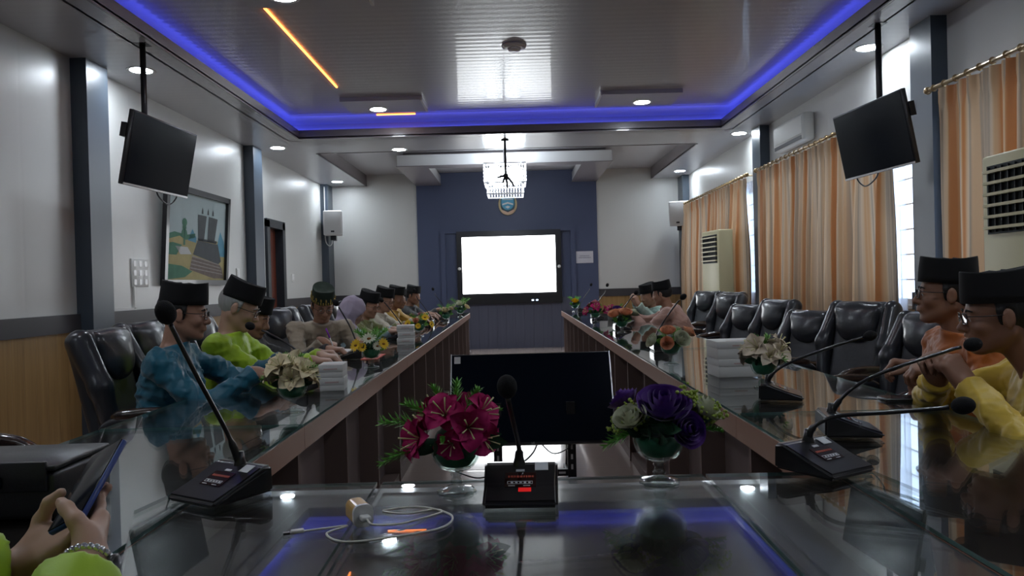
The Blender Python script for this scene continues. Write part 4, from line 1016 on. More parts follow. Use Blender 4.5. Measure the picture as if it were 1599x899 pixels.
mixed(-.82, 8.7, 'small glass goblet of pale flowers on the far left table', [('r', (0, -.03, .14), (0, -.6, .8), .08, P_crm), ('r', (.05, 0, .16), (.5, 0, .8), .07, P_crm), ('r', (-.05, 0, .14), (-.5, 0, .8), .06, P_wht)], ferns=4, fern_l=.16)
mixed(-.76, 10.2, 'glass goblet of white blossoms at the far left end', [('r', (-.08, -.02, .14), (-.5, -.5, .8), .08, P_wht), ('r', (0, -.05, .17), (0, -.5, .9), .09, P_wht), ('r', (.08, -.02, .13), (.6, -.4, .7), .08, P_crm), ('r', (.03, .04, .18), (.1, .4, .9), .08, P_wht), ('r', (-.03, .03, .19), (-.1, .3, .9), .08, P_wht)], ferns=3, fern_l=.22)
mixed(.835, 3.98, 'glass goblet of peach and white roses on the right table', [('r', (-.09, -.02, .12), (-.8, -.3, .5), .075, P_wht), ('r', (-.02, -.03, .165), (-.1, -.5, 1), .075, P_pch), ('r', (-.035, -.075, .115), (-.2, -1, .3), .065, P_pch), ('r', (.035, -.065, .130), (.3, -.9, .5), .085, P_wht), ('r', (.085, -.01, .155), (.6, -.2, .8), .075, P_pch), ('r', (.03, .05, .16), (.1, .5, 1), .07, P_wht)], nleaf=22, ferns=3, fern_l=.10)
mixed(.915, 6.35, 'smaller glass goblet of peach roses on the right table', [('r', (-.06, -.03, .15), (-.3, -.5, .8), .10, P_pch), ('r', (.03, -.04, .16), (0, -.5, .9), .10, P_pch), ('r', (.09, .0, .15), (.5, 0, .9), .10, P_wht), ('r', (.0, .05, .16), (0, .4, .9), .09, P_pch)], nleaf=16, ferns=3, fern_l=.1)
mixed(.88, 8.1, 'glass goblet of crimson lilies on the far right table', [('l', (-.08, -.03, .12), (-.8, -.5, .3), .08, P_mag), ('l', (0, -.04, .15), (0, -.7, .7), .085, P_mag), ('l', (.08, -.02, .12), (.8, -.5, .3), .08, P_mag), ('r', (0, 0, .20), (0, 0, 1), .08, P_pnk), ('l', (-.03, .04, .16), (-.3, .5, .7), .08, P_mag)], ferns=2)
mixed(.90, 11.1, 'small glass goblet with one yellow rose at the far right end', [('r', (0, -.03, .14), (0, -.5, .8), .10, P_yel)], nleaf=14, ferns=5, fern_l=.16)
mixed(1.10, 8.0, 'glass goblet of dark purple flowers beside the crimson lilies', [('r', (0, -.03, .12), (0, -.6, .8), .10, P_pur), ('l', (-.06, 0, .14), (-.5, -.4, .8), .07, P_mag)], ferns=1)

# ------------------------------------------------------------------ boxes, cups, phone, charger, bag
M_carton = mat('white_carton', (0.62, 0.62, 0.60), 0.6); M_cprint = mat('faded_red_print', (0.50, 0.36, 0.34), 0.7)
def carton(x, y, z, rz, label, w_=.20, d_=.17, h_=.082, g='white snack boxes on the tables'):
    t = thing('snack_box', label, 'box', (x, y, z), rz, g)
    MB().bbox(-w_ / 2, w_ / 2, -d_ / 2, d_ / 2, 0, h_ - .03, .0015).build('tray', M_carton, t)
    MB().bbox(-w_ / 2 - .0015, w_ / 2 + .0015, -d_ / 2 - .0015, d_ / 2 + .0015, h_ - .032, h_, .0015).build('lid', M_carton, t)
    pm_ = MB(); pm_.box(-.03, .03, -d_ / 2 - .0024, -d_ / 2 - .0016, h_ - .022, h_ - .016); pm_.box(-.05, .05, -d_ / 2 + .02, -d_ / 2 + .035, h_ + .0001, h_ + .0006); pm_.build('print', M_cprint, t); return t
carton(1.02, 3.46, TT, .06, 'lower white snack box of the pair on the right table')
carton(1.017, 3.46, TT + .0825, .03, 'upper white snack box of the pair on the right table')
carton(-.83, 3.33, TT, .12, 'lower white snack box of the pair behind the cream lilies', .105, .14, .058); carton(-.832, 3.33, TT + .0585, .08, 'upper white snack box of the pair behind the cream lilies', .105, .14, .058)
for i, nm_ in enumerate(('bottom', 'middle', 'topmost')): carton(-.86 + .004 * (i % 2), 5.75, TT + i * .0505, .1 + .05 * (i % 2), 'white snack box before the man in beige, %s of three' % nm_, .13, .14, .05)
def cup(x, y, label):
    t = thing('paper_cup', label, 'cup', (x, y, TT), 0, 'white cups on the far right table')
    MB().lathe([(.0001, .002), (.026, .0), (.036, .085), (.038, .088), (.034, .085), (.025, .004), (.0001, .004)], 18).build('body', M_white, t); MB().lathe([(.037, .084), (.0395, .088), (.037, .091)], 18).build('rim', M_white, t)
cup(1.12, 8.7, 'white paper cup left of its pair on the far right table'); cup(1.26, 8.75, 'white paper cup right of its pair on the far right table')
ph = thing('smartphone', 'black phone lying flat on the right table before the man in orange', 'phone', (1.40, 2.66, TT), R_(86))
MB().bbox(-.04, .04, -.085, .085, 0, .011, .004).build('body', M_black, ph); MB().box(-.036, .036, -.08, .08, .0112, .0118).build('screen', M_blackgloss, ph)
# charger with coiled cable
M_gold = mat('amber_charger', (0.62, 0.36, 0.10), 0.25, coat=.5); M_cable = mat('cable_white', (0.72, 0.70, 0.64), 0.4)
cg = thing('phone_charger', 'white and amber phone charger plug lying on the near table', 'charger', (-.305, 1.40, TC), R_(-62))
def rr_poly(w_, h_, r, n=6): return [(sx * (w_ / 2 - r) + r * math.cos(a), sy * (h_ / 2 - r) + r * math.sin(a)) for sx, sy, a0 in ((1, 1, 0), (-1, 1, 90), (-1, -1, 180), (1, -1, 270)) for a in [R_(a0 + 90 * i / n) for i in range(n + 1)]]
MR = T(0, 0, .0195, rx=R_(90), rz=0)
MB().prism(rr_poly(.042, .038, .014), -.036, .012, Mx=T(0, 0, .0195, ry=R_(90))).build('amber_body', M_gold, cg)
MB().prism(rr_poly(.0425, .0385, .014), .0121, .020, Mx=T(0, 0, .0195, ry=R_(90))).build('face_plate', M_white, cg)
MB().bbox(.020, .042, -.009, .009, .014, .024, .003).build('usb_plug', M_white, cg)
cgM = Matrix.Translation((-.305, 1.40, TC)) @ Matrix.Rotation(R_(-62), 4, 'Z'); s0 = cgM @ Vector((.042, 0, .019))
cz = TC + .0022
cbl = MB(); pts = [s0, s0 + Vector((.012, -.010, -.004)), (-.24, 1.365, cz + .006), (-.20, 1.395, cz), (-.165, 1.44, cz), (-.185, 1.462, cz), (-.24, 1.44, cz + .003), (-.30, 1.47, cz + .0), (-.20, 1.475, cz + .003), (-.13, 1.42, cz), (-.145, 1.345, cz), (-.22, 1.305, cz), (-.31, 1.285, cz + .0), (-.365, 1.33, cz), (-.345, 1.40, cz), (-.385, 1.375, cz), (-.42, 1.345, cz)]
pts = [s0, s0 + Vector((.015, -.012, -.006)), (-.225, 1.375, cz + .004), (-.185, 1.42, cz), (-.155, 1.452, cz), (-.175, 1.468, cz), (-.225, 1.44, cz + .002), (-.275, 1.47, cz), (-.20, 1.478, cz + .003), (-.135, 1.43, cz), (-.145, 1.36, cz), (-.22, 1.318, cz), (-.31, 1.295, cz), (-.355, 1.34, cz), (-.325, 1.375, cz + .002), (-.36, 1.372, cz), (-.405, 1.357, cz)]
cw = thing('charging_cable', 'coiled white charging cable plugged into the amber charger', 'cable', (0, 0, 0))
MB().tube(arc_pts([Vector(p) for p in pts], 8), .0021, 8).build('wire', M_cable, cw)
MB().bbox(-.012, .012, -.006, .006, -.003, .004, .002, Mx=T(-.412, 1.353, cz + .001, rz=R_(22))).build('connector', M_cable, cw)
MB().box(-.006, .006, -.0045, .0045, -.002, .002, Mx=T(-.430, 1.345, cz + .001, rz=R_(22))).build('black_tip', M_black, cw)
sw = MB(); Mw = T(.075, 1.19, TC + .001, rz=R_(9))
vs = []; r = random.Random(5)
for i in range(31):
    x = -.085 + .17 * i / 30; wv = .0045 + .003 * (i / 30)
    for j in range(5): s_ = j / 2 - 1; vs.append(Mw @ Vector((x, wv * s_, .0015 + r.uniform(0, .0022) * (1 - abs(s_)))))
sw.add(vs, [(i * 5 + j, i * 5 + j + 1, (i + 1) * 5 + j + 1, (i + 1) * 5 + j) for i in range(30) for j in range(4)])
o = sw.build('straw_wrapper', thin_glass('clear_plastic', (.93, .93, .95), 1.7)); tag(o, 'crumpled clear plastic straw wrapper on the near table', 'wrapper')
# black leather bag on the left
M_leather = mat('black_leather', (0.012, 0.012, 0.014), 0.35, coat=.3, coat_rough=.2, bump=.25, bump_scale=260)
bg = thing('leather_bag', 'black leather document bag lying at the left edge of the table', 'bag', (-1.20, 1.60, TT), R_(2))
MB().bbox(-.25, .25, -.11, .11, 0, .10, .012).build('body', M_leather, bg)
MB().bbox(-.252, .252, -.118, .10, .101, .113, .004).bbox(-.24, .235, -.122, -.112, .060, .122, .003).build('flap', M_leather, bg)
MB().bbox(.06, .15, -.130, -.122, .070, .094, .003).build('clasp', M_blackgloss, bg)
MB().tube([(-.25, -.1225, .03), (.12, -.1225, .045)], .002, 6).tube([(-.25, -.1225, .045), (.05, -.1225, .056)], .002, 6).build('zip', M_silver, bg)

# ------------------------------------------------------------------ executive chairs
M_leath = mat('chair_leather', (0.030, 0.032, 0.038), 0.30, coat=.35, coat_rough=.18, bump=.2, bump_scale=45, bump_dist=.003)
M_fab = mat('chair_centre_leather', (0.058, 0.060, 0.068), 0.42, bump=.25, bump_scale=30, bump_dist=.004)
M_wood = wood('worn_arm_wood', (0.02, 0.012, 0.010), (0.055, 0.03, 0.02), .25, coat=.6, axis='X', scale=4)
def tl(p, a=R_(13)):    # lean the back about the seat hinge
    x, y, z = p; dx, dz = x + .20, z - .48; return (-.20 + dx * math.cos(a) - dz * math.sin(a), y, .48 + dx * math.sin(a) + dz * math.cos(a))
lean = R_(13); RB = [(math.cos(lean), 0, math.sin(lean)), (0, 1, 0), (-math.sin(lean), 0, math.cos(lean))]
def make_chair():
    t = thing('office_chair', '', 'chair', (0, 0, 0), 0, 'black executive chairs round the tables')
    h = .009; lo = (-.62, -.40, .36); hi = (.36, .40, 1.22)
    F = Field(lo, hi, h)
    F.rbox(tl((-.20, 0, .74)), (.040, .195, .29), .04, 0, RB)
    F.cone(tl((-.19, -.16, .985)), tl((-.19, .16, .985)), .048, .048, .05)
    link('backrest', F.mesh('backrest'), M_fab, t)
    F = Field(lo, hi, h)
    for s_ in (-1, 1):
        F.cone(tl((-.16, s_ * .205, .50)), tl((-.15, s_ * .245, .78)), .040, .050, .03); F.cone(tl((-.15, s_ * .245, .78)), tl((-.20, s_ * .215, .995)), .050, .056, .03)
    F.rbox(tl((-.235, 0, .74)), (.035, .23, .295), .035, .03, RB)
    link('bolster', F.mesh('bolster'), M_leath, t)
    F = Field(lo, hi, h)
    F.ell(tl((-.150, 0, .905)), (.055, .160, .115), 0, RB); F.cone(tl((-.17, -.145, .985)), tl((-.17, .145, .985)), .048, .048, .05)
    link('headrest', F.mesh('headrest'), M_leath, t)
    F = Field(lo, hi, h)
    F.rbox((.02, 0, .44), (.26, .24, .06), .05, 0); F.cone((.22, -.22, .44), (.22, .22, .44), .06, .06, .04)
    link('seat', F.mesh('seat'), M_fab, t)
    for s_ in (-1, 1):
        p = arc_pts([(-.20, s_ * .27, .50), (-.20, s_ * .295, .58), (-.14, s_ * .305, .635), (.02, s_ * .305, .645), (.16, s_ * .30, .63), (.24, s_ * .29, .59), (.24, s_ * .28, .52), (.14, s_ * .28, .43)], 6)
        a = MB().tube(p, .022, 10).build('armrest', M_blackgloss if False else M_leath, t)
        q = arc_pts([(-.15, s_ * .305, .66), (.02, s_ * .305, .672), (.15, s_ * .30, .66), (.235, s_ * .293, .62)], 6)
        MB().tube(q, [.012] + [.026] * (len(q) - 2) + [.014], 10).build('arm_cap', M_wood, a)
    MB().lathe([(.03, .12), (.03, .30), (.05, .34), (.12, .385)], 18).build('column', M_steel, t)
    for i in range(5):
        a = i * 2 * math.pi / 5; c_, s_ = math.cos(a), math.sin(a)
        l = MB().tube([(.02 * c_, .02 * s_, .13), (.15 * c_, .15 * s_, .11), (.29 * c_, .29 * s_, .075)], [.03, .022, .016], 8).build('leg', M_wood, t)
        MB().ball((.29 * c_, .29 * s_, .03), (.022, .022, .03), n=10, m=7).build('caster', M_black, l)
    return t
chair0 = make_chair(); ch_n = []
def chair(x, y, deg, label):
    if not ch_n:
        chair0.location = (x, y, 0); chair0.rotation_euler = (0, 0, R_(deg)); chair0['label'] = label; ch_n.append(1); return chair0
    return dup(chair0, (x, y, 0), R_(deg), label)
# right row (empty chairs turned a little towards the viewer)
for (x, y, dg, lb, zs) in ((1.82, 4.32, 205, 'empty black executive chair nearest on the right, widest in view', 1.02), (1.82, 5.10, 202, 'second empty black chair along the right table, low beside the widest', .94), (1.80, 5.80, 192, 'third empty black chair along the right table', 1.0),
                       (1.80, 6.50, 200, 'fourth empty black chair along the right table', .94), (1.82, 7.18, 194, 'fifth empty black chair along the right table', 1.02),
                       (1.86, 3.70, 196, 'empty black chair partly hidden behind the man in orange', .98)):
    chair(x, y, dg, lb).scale = (1, .90, zs)
# ------------------------------------------------------------------ people
def V(*a): return np.array(a, float)
def nrm(v): v = np.array(v, float); return v / max(np.linalg.norm(v), 1e-9)
def skin(name, col): return mat(name, col, 0.5, sss=.06, noise_amt=.10, noise_scale=9, coat=.08, coat_rough=.35)
SK1 = skin('skin_tan', (0.36, 0.19, 0.125)); SK2 = skin('skin_fair', (0.48, 0.29, 0.21)); SK3 = skin('skin_deep', (0.27, 0.135, 0.085))
M_velvet = mat('black_velvet', (0.004, 0.004, 0.005), 0.95, sheen=.04); M_hairb = mat('black_hair', (0.012, 0.011, 0.011), 0.6, bump=.6, bump_scale=200, stretch=(1, 1, .2)); M_hairg = mat('grey_hair', (0.34, 0.34, 0.33), 0.6, bump=.7, bump_scale=160, stretch=(1, 1, .2), noise_amt=.35, noise_scale=60)
M_frame = mat('spectacle_frame', (0.012, 0.012, 0.014), .3, coat=.4); M_lensg = thin_glass('spectacle_glass', (.96, .97, .98), 1.5)
M_eye = mat('eye_white', (0.55, 0.52, 0.50), .2, coat=.6); M_iris = mat('iris', (0.012, 0.008, 0.006), .1, coat=1)
M_trouser = mat('dark_trousers', (0.02, 0.02, 0.025), .8)
def frame_of(c, yaw, pitch, tilt=0.0):
    """head frame: x forward, y left, z up (pitch > 0 looks down)"""
    Rm = Matrix.Rotation(R_(yaw), 3, 'Z') @ Matrix.Rotation(R_(pitch), 3, 'Y') @ Matrix.Rotation(R_(tilt), 3, 'X')
    A = np.array(Rm); c = np.array(c, float)
    f = lambda p: c + A @ np.array(p, float)
    return f, A, A.T        # A.T rows are the axes
def hand_prims(Fd, wr, d, nb, side, curl, spread=.0, thumb=.5, k=.006, sc_=1.0, finger_curl=None):
    """wr wrist point, d finger direction, nb back-of-hand direction, side +1 right hand, -1 left"""
    d = nrm(d); nb = np.array(nb, float); nb = nrm(nb - d * (nb @ d)); y = np.cross(nb, d) * side
    P = lambda a, b, c: wr + (d * a + y * b + nb * c) * sc_
    knx = [(.088, .029), (.092, .0095), (.087, -.0105), (.078, -.029)]
    for (a, b) in knx: Fd.cone(P(.008, b * .65, 0), P(a, b, .002), .0155 * sc_, .0125 * sc_, .016)
    Fd.ell(P(.045, .0, -.004), (.045 * sc_, .038 * sc_, .014 * sc_), .012, np.stack([d, y, nb]))
    Fd.ell(P(.035, .026, -.010), (.032 * sc_, .017 * sc_, .015 * sc_), .012, np.stack([d, y, nb]))
    Fd.cone(P(-.03, 0, 0), P(.01, 0, 0), .025 * sc_, .024 * sc_, .018)
    seg = [(.040, .025, .020), (.044, .028, .021), (.041, .026, .020), (.032, .019, .018)]
    for i, ((a, b), sg) in enumerate(zip(knx, seg)):
        c = (finger_curl[i] if finger_curl else curl); p = P(a, b, 0); ang = c * R_(70); sp = spread * (1.5 - i) * .12
        for j, L in enumerate(sg):
            dirv = nrm(d * math.cos(ang) - nb * math.sin(ang) + y * sp); q = p + dirv * L * sc_; r0 = (.0092 - .0009 * j - (.001 if i == 3 else 0)) * sc_
            Fd.cone(p, q, r0, r0 - .0007, k if j else .010); p = q; ang += c * R_(62 if j == 0 else 40)
    if isinstance(thumb, tuple):
        p = P(.026, .026, -.004)
        for (cd_, cy_, cn_), L, r0, r1 in zip(thumb, (.040, .032, .024), (.0155, .0118, .0108), (.0125, .0108, .0088)):
            q = p + nrm(d * cd_ + y * cy_ - nb * cn_) * L * sc_; Fd.cone(p, q, r0 * sc_, r1 * sc_, .008); p = q
        return
    p = P(.022, .026, -.006); t1 = nrm(d * .60 + y * (.85 - .6 * thumb) - nb * (.25 + .7 * thumb)); q = p + t1 * .040 * sc_; Fd.cone(p, q, .0155 * sc_, .0125 * sc_, .012)
    t2 = nrm(d * .85 + y * (.35 - .5 * thumb) - nb * (.2 + .6 * thumb)); r_ = q + t2 * .032 * sc_; Fd.cone(q, r_, .0118 * sc_, .0108 * sc_, .006)
    t3 = nrm(d * .92 + y * (.10 - .5 * thumb) - nb * (.1 + .5 * thumb)); Fd.cone(r_, r_ + t3 * .024 * sc_, .0108 * sc_, .0088 * sc_, .005)
def ik(S, Wr, a, b, hint):
    v = Wr - S; L = np.linalg.norm(v); mx = (a + b) * .995
    if L > mx: Wr = S + v / L * mx; v = Wr - S; L = mx
    x = (a * a - b * b + L * L) / (2 * L); h = math.sqrt(max(a * a - x * x, 1e-6)); u = v / L; hh = np.array(hint, float); hh = nrm(hh - u * (hh @ u))
    return S + u * x + hh * h, Wr
def songkok(parent, f, A, m, top_m=None, name='songkok_hat', s_=1.0, band=None, h0=.042, tiltp=0, ht=.098):
    n = 40; mb = MB(); rows = []
    prof = [(0, 1.0, 0), (.02, 1.0, 0), (.98, .93, 0), (1.0, .915, 0)]
    vs = []
    def ring(t, sc, dz=0):
        out = []
        for k in range(n):
            a = 2 * math.pi * k / n; cx, sy = math.cos(a), math.sin(a)
            e = 2.25; rr = 1 / ((abs(cx) ** e + abs(sy) ** e) ** (1 / e))
            x = -.006 + .108 * sc * rr * cx * s_; y = .086 * sc * rr * sy * s_
            z = h0 + ht * t + .010 * cx * (1 - t) * .6 + .012 * t * abs(cx) ** 2 + dz
            out.append(f((x, y, z)))
        return out
    rings = [ring(0, .985), ring(.0, 1.0), ring(.25, .99), ring(.6, .965), ring(.95, .935), ring(1.0, .92), ring(1.0, .86, -.004), ring(1.0, .5, -.011), ring(1.0, .15, -.006)]
    for r_ in rings: vs += r_
    fs = [(i * n + k, i * n + (k + 1) % n, (i + 1) * n + (k + 1) % n, (i + 1) * n + k) for i in range(len(rings) - 1) for k in range(n)]
    fs.append(tuple((len(rings) - 1) * n + k for k in range(n)))
    mb.add(vs, fs, 0, True); o = mb.build(name, m, parent)
    return o
def glasses(parent, f, m=M_frame, sc_=1.0, y0=.0):
    mb = MB(); gl = MB()
    for s_ in (-1, 1):
        c = (.104, s_ * .033, .000 + y0); rr = rr_poly(.048, .034, .012, 4)
        ring = [Vector(f((c[0] - .10 * abs(px_ * .0) - (abs(c[1] + px_) > .045) * .004, c[1] + px_, c[2] + pz))) for px_, pz in rr]
        mb.tube(ring + [ring[0]], .0016, 6, caps=False)
        gl.add(ring, [tuple(range(len(ring)))])
        mb.tube([f((.101, s_ * .057, .008 + y0)), f((.06, s_ * .077, .006 + y0)), f((.0, s_ * .083, .006 + y0)), f((-.022, s_ * .083, -.012 + y0))], .0017, 6)
    mb.tube([f((.106, -.010, .004 + y0)), f((.110, 0, .007 + y0)), f((.106, .010, .004 + y0))], .0015, 6)
    g = mb.build('spectacles', m, parent); gl.build('lenses', M_lensg, g)
body_arms = {}
def person(label, pel, face, head, hyaw, hpitch, handR, handL, sk, cloth, h=.006, hat='songkok', hat_m=None, hair=None, specs=False, seed=1, htilt=0, leg=None, sleeve=None, shoulder_w=.195, group=None, eyes=True, collar=True, hsc=1.0, fold=.010, pelz=.535, nkb=.015, mask=None, beard=False, smile=0, elbow_out=.5, shirt_name='shirt', cuff=.045, handsc=1.0):
    """pel (x, y); face body direction in degrees; head centre; hand = (wrist xyz, finger dir, back dir, curl, thumb[, finger_curl])"""
    fx = V(math.cos(R_(face)), math.sin(R_(face)), 0); lf = V(-math.sin(R_(face)), math.cos(R_(face)), 0)
    Pv = V(pel[0], pel[1], pelz); H = V(*head)
    f, A, AT = frame_of(H, hyaw, hpitch, htilt); fh = A @ V(1, 0, 0)
    Nk = H + A @ V(-.035, 0, -.02) * hsc + V(0, 0, -.145) - fx * nkb
    up = nrm(Nk - Pv); fo = nrm(fx - up * (fx @ up)); RT = np.stack([fo, lf, up])
    Q = lambda a, b, c: Pv + fo * a + lf * b + up * c
    Lt = np.linalg.norm(Nk - Pv)
    SR = Nk - lf * shoulder_w - up * .055; SL = Nk + lf * shoulder_w - up * .055
    ga = []
    arms = []
    for S, hd, sd in ((SR, handR, 1), (SL, handL, -1)):
        Wr = V(*hd[0]); hint = -lf * sd * elbow_out + V(0, 0, -1) - fx * .2
        if len(hd) > 6 and hd[6] is not None: hint = V(*hd[6])
        E, W2 = ik(S, Wr, .29, .255, hint); arms.append((S, E, W2, hd, sd))
    lg = face if leg is None else leg; lx = V(math.cos(R_(lg)), math.sin(R_(lg)), 0); ll = V(-lx[1], lx[0], 0)
    kn = [Pv + lx * .40 + ll * s_ * .12 + V(0, 0, -.02) for s_ in (-1, 1)]; an = [V(k_[0], k_[1], .10) + lx * .02 for k_ in kn]; hp = [Pv + ll * s_ * .09 + V(0, 0, -.01) for s_ in (-1, 1)]
    allp = [Pv - V(.2, .2, .1), Pv + V(.2, .2, .1), H + V(.17, .17, .17), H - V(.17, .17, .17)] + [x for a in arms for x in (a[1] - .09, a[1] + .09, a[2] - .2, a[2] + .2)] + [x for k_ in kn for x in (k_ - .1, k_ + .1)] + [x for a_ in an for x in (a_ - .12, a_ + .20)]
    lo = np.min(allp, 0); hi = np.max(allp, 0); lo[2] = max(lo[2], -.01)
    B = Field(lo, hi, h)
    # trunk
    B.ell(Pv, (.11, .155, .10), .03, RT); B.cone(Q(0, 0, .02), Q(.01, 0, Lt * .45), .115, .12, .05)
    B.ell(Q(.0, 0, Lt * .66), (.105, .155, .16), .05, RT)
    B.cone(Nk - up * .06, SR, .055, .050, .04); B.cone(Nk - up * .06, SL, .055, .050, .04)
    B.cone(Nk - up * .06, f((-.022, 0, -.055)), .062 * hsc, .053 * hsc, .03)
    for (S, E, Wr, hd, sd) in arms:
        B.cone(S, E, .047, .038, .02); B.cone(E, E + (Wr - E) * .4, .040, .036, .015); B.cone(E + (Wr - E) * .4, Wr, .036, .024, .015)
    for (a_, k_, n_) in zip(hp, kn, an): B.cone(a_, k_, .075, .055, .03); B.cone(k_, n_, .052, .036, .02); B.cone(n_ + V(0, 0, -.055) - lx * .03, n_ + V(0, 0, -.065) + lx * .13, .035, .028, .02)
    # head
    s1 = hsc; e = lambda c, r, k=.02, mode='add', Rr=None: B.ell(f(np.array(c) * s1), np.array(r) * s1, k, AT if Rr is None else Rr, mode)
    cn = lambda a, b, ra, rb, k=.012, mode='add': B.cone(f(np.array(a) * s1), f(np.array(b) * s1), ra * s1, rb * s1, k, mode)
    e((-.012, 0, .028), (.100, .077, .092)); e((.030, 0, -.040), (.060, .060, .075), .03)
    for s_ in (-1, 1):
        cn((-.015, s_ * .050, -.050), (.062, s_ * .020, -.098), .022, .020, .025); e((.058, s_ * .038, -.030), (.030, .025, .026), .015)
    e((.072, 0, -.100), (.020, .024, .017), .012)
    cn((.076, -.034, .020), (.080, 0, .018), .012, .012, .012); cn((.080, 0, .018), (.076, .034, .020), .012, .012, .012)
    for s_ in (-1, 1): e((.100, s_ * .031, -.001), (.016, .019, .011), .010, 'sub')
    for s_ in (-1, 1): e((.078, s_ * .031, -.002), (.0150, .0160, .0130), .004)
    if h < .007:
        for s_ in (-1, 1): e((.094, s_ * .031, -.0045), (.012, .0125, .0040), .001, 'sub')
    cn((.086, 0, .008), (.108, 0, -.030), .0085, .0125, .010); e((.107, 0, -.033), (.013, .013, .011), .006)
    for s_ in (-1, 1): e((.098, s_ * .012, -.036), (.011, .008, .008), .005)
    e((.078, 0, -.062), (.022, .030, .020), .015)
    for (zz_, rr_) in ((-.0575, .0055), (-.0680, .0065)):
        cn((.089, -.022, zz_), (.0985, 0, zz_ + .001), .004, rr_, .004); cn((.0985, 0, zz_ + .001), (.089, .022, zz_), rr_, .004, .004)
    if h < .0075: B.ell(f(V(.103, 0, -.0628) * s1), V(.012, .022, .0012) * s1, .003, AT, 'sub')
    for s_ in (-1, 1):
        e((-.008, s_ * .080, -.008), (.019, .009, .032), .006); e((-.004, s_ * .092, -.006), (.010, .007, .020), .004, 'sub')
    for (S, E, Wr, hd, sd) in arms: hand_prims(B, Wr, hd[1], hd[2], sd, hd[3], thumb=hd[4], finger_curl=hd[5] if len(hd) > 5 else None, k=.004 if h < .0075 else .002, sc_=handsc)
    body = link('person', B.mesh('person'), sk)
    if not np.isfinite(np.array([v for v in body.bound_box])).all(): print('bad', label)
    body['label'] = label; body['category'] = 'person'
    if group: body['group'] = group
    # shirt
    hs = max(h, .0065); S_ = Field(lo - .03, hi + .03, hs)
    S_.ell(Pv + V(0, 0, -.02), (.15, .19, .12), .03, RT); S_.cone(Q(0.01, 0, .0), Q(.015, 0, Lt * .45), .150, .152, .06)
    S_.ell(Q(.005, 0, Lt * .64), (.132, .182, .185), .06, RT)
    S_.cone(Nk - up * .055, SR, .066, .070, .05); S_.cone(Nk - up * .055, SL, .066, .070, .05)
    for (S, E, Wr, hd, sd) in arms:
        cut = Wr - nrm(Wr - E) * (.005 if sleeve is None else sleeve)
        S_.cone(S, E, .072, .060, .03); S_.cone(E, Wr, .060, cuff, .03, cut=(cut, Wr - E))
    S_.folds(fold * .8, 50, seed, (1, 1, 1)); S_.folds(fold * .30, 120, seed + 5)
    for (S, E, Wr, hd, sd) in arms:
        u_ = nrm(Wr - E); cut = Wr - u_ * (.005 if sleeve is None else sleeve)
        S_.cone(cut - u_ * .02, cut, cuff + .001, cuff + .002, .012); S_.clip(cut, u_, .085)
    if collar: S_.cone(Nk - up * .045, Nk + up * .016 + fo * .006, .078, .066, .018)
    if collar: S_.clip(Nk + up * .020 + fo * .004, up - fo * .35, .115)
    sh = link(shirt_name, S_.mesh(shirt_name), cloth, body)
    Tt = Field(lo - .03, hi + .03, .012); Tt.ell(Pv + V(0, 0, -.03), (.14, .18, .10), .03, RT)
    for (a_, k_, n_) in zip(hp, kn, an): Tt.cone(a_, k_, .098, .078, .03); Tt.cone(k_, n_ + V(0, 0, .0), .076, .060, .03)
    link('trousers', Tt.mesh('trousers'), M_trouser, body)
    so = MB()
    for n_ in an: so.ball(n_ + V(0, 0, -.06) + lx * .05, (.14, .05, .042), Mx=Matrix.Rotation(R_(lg), 3, 'Z'), n=14, m=8)
    so.build('shoes', M_black, body)
    if eyes:
        for s_ in (-1, 1):
            ee = MB().ball(f(V(.0782, s_ * .031, -.002)), .0128, n=12, m=8).build('eye', M_eye, body)
            MB().ball(f(V(.0872, s_ * .031, -.0045)), .0048, n=10, m=6).build('iris', M_iris, ee)
        eb = MB()
        for s_ in (-1, 1): eb.tube([f(V(.094, s_ * .016, .021)), f(V(.094, s_ * .032, .027)), f(V(.082, s_ * .050, .021))], [.0025, .0035, .002], 6)
        eb.build('eyebrows', hair or M_hairb, body)
    if hair is not None:
        Hh = Field(H - .15, H + .15, max(h * .8, .0045))
        Hh.ell(f((-.014, 0, .028)), (.107, .0835, .099), .01, AT, cuts=[(f((.0, 0, -.062)), A @ V(-.25, 0, -1)), (f((.018, 0, 0)), A @ V(1, 0, -.15))])
        for s_ in (-1, 1): Hh.cone(f((.012, s_ * .075, .02)), f((.012, s_ * .072, -.012)), .011, .005, .006)
        for s_ in (-1, 1): Hh.ell(f((-.008, s_ * .086, -.006)), (.020, .016, .034), .004, AT, 'sub')
        if hat is None: Hh.ell(f((.02, 0, .075)), (.075, .074, .058), .02, AT)
        link('hair', Hh.mesh('hair'), hair, body)
    if beard:
        Bb = Field(H - .15, H + .15, max(h * .8, .0045)); Bb.ell(f((.070, 0, -.100)), (.030, .034, .024), .004, AT); link('beard', Bb.mesh('beard'), M_hairb, body)
    if hat == 'songkok': songkok(body, f, A, hat_m or M_velvet)
    if hat == 'hijab':
        Hj = Field(H - V(.26, .26, .34), H + V(.26, .26, .2), max(h, .007))
        Hj.ell(f((-.014, 0, .020)), (.122, .098, .118), .02, AT); Hj.cone(f((-.02, 0, -.05)), Nk - up * .02, .098, .105, .05); Hj.ell(Nk - up * .06 + fx * .02, (.14, .20, .10), .05, RT)
        Hj.folds(.008, 40, seed + 2); Hj.ell(f((.085, 0, -.03)), (.075, .062, .088), .01, AT, 'sub')
        link('headscarf', Hj.mesh('headscarf'), hat_m, body)
    if specs: glasses(body, f)
    body_arms[label] = arms
    return body, f, A
def cloth(name, col, rough=.6, sheen=.3, bump=.2): return mat(name, col, rough, sheen=sheen, bump=bump, bump_scale=350, bump_dist=.001, spec=.4)
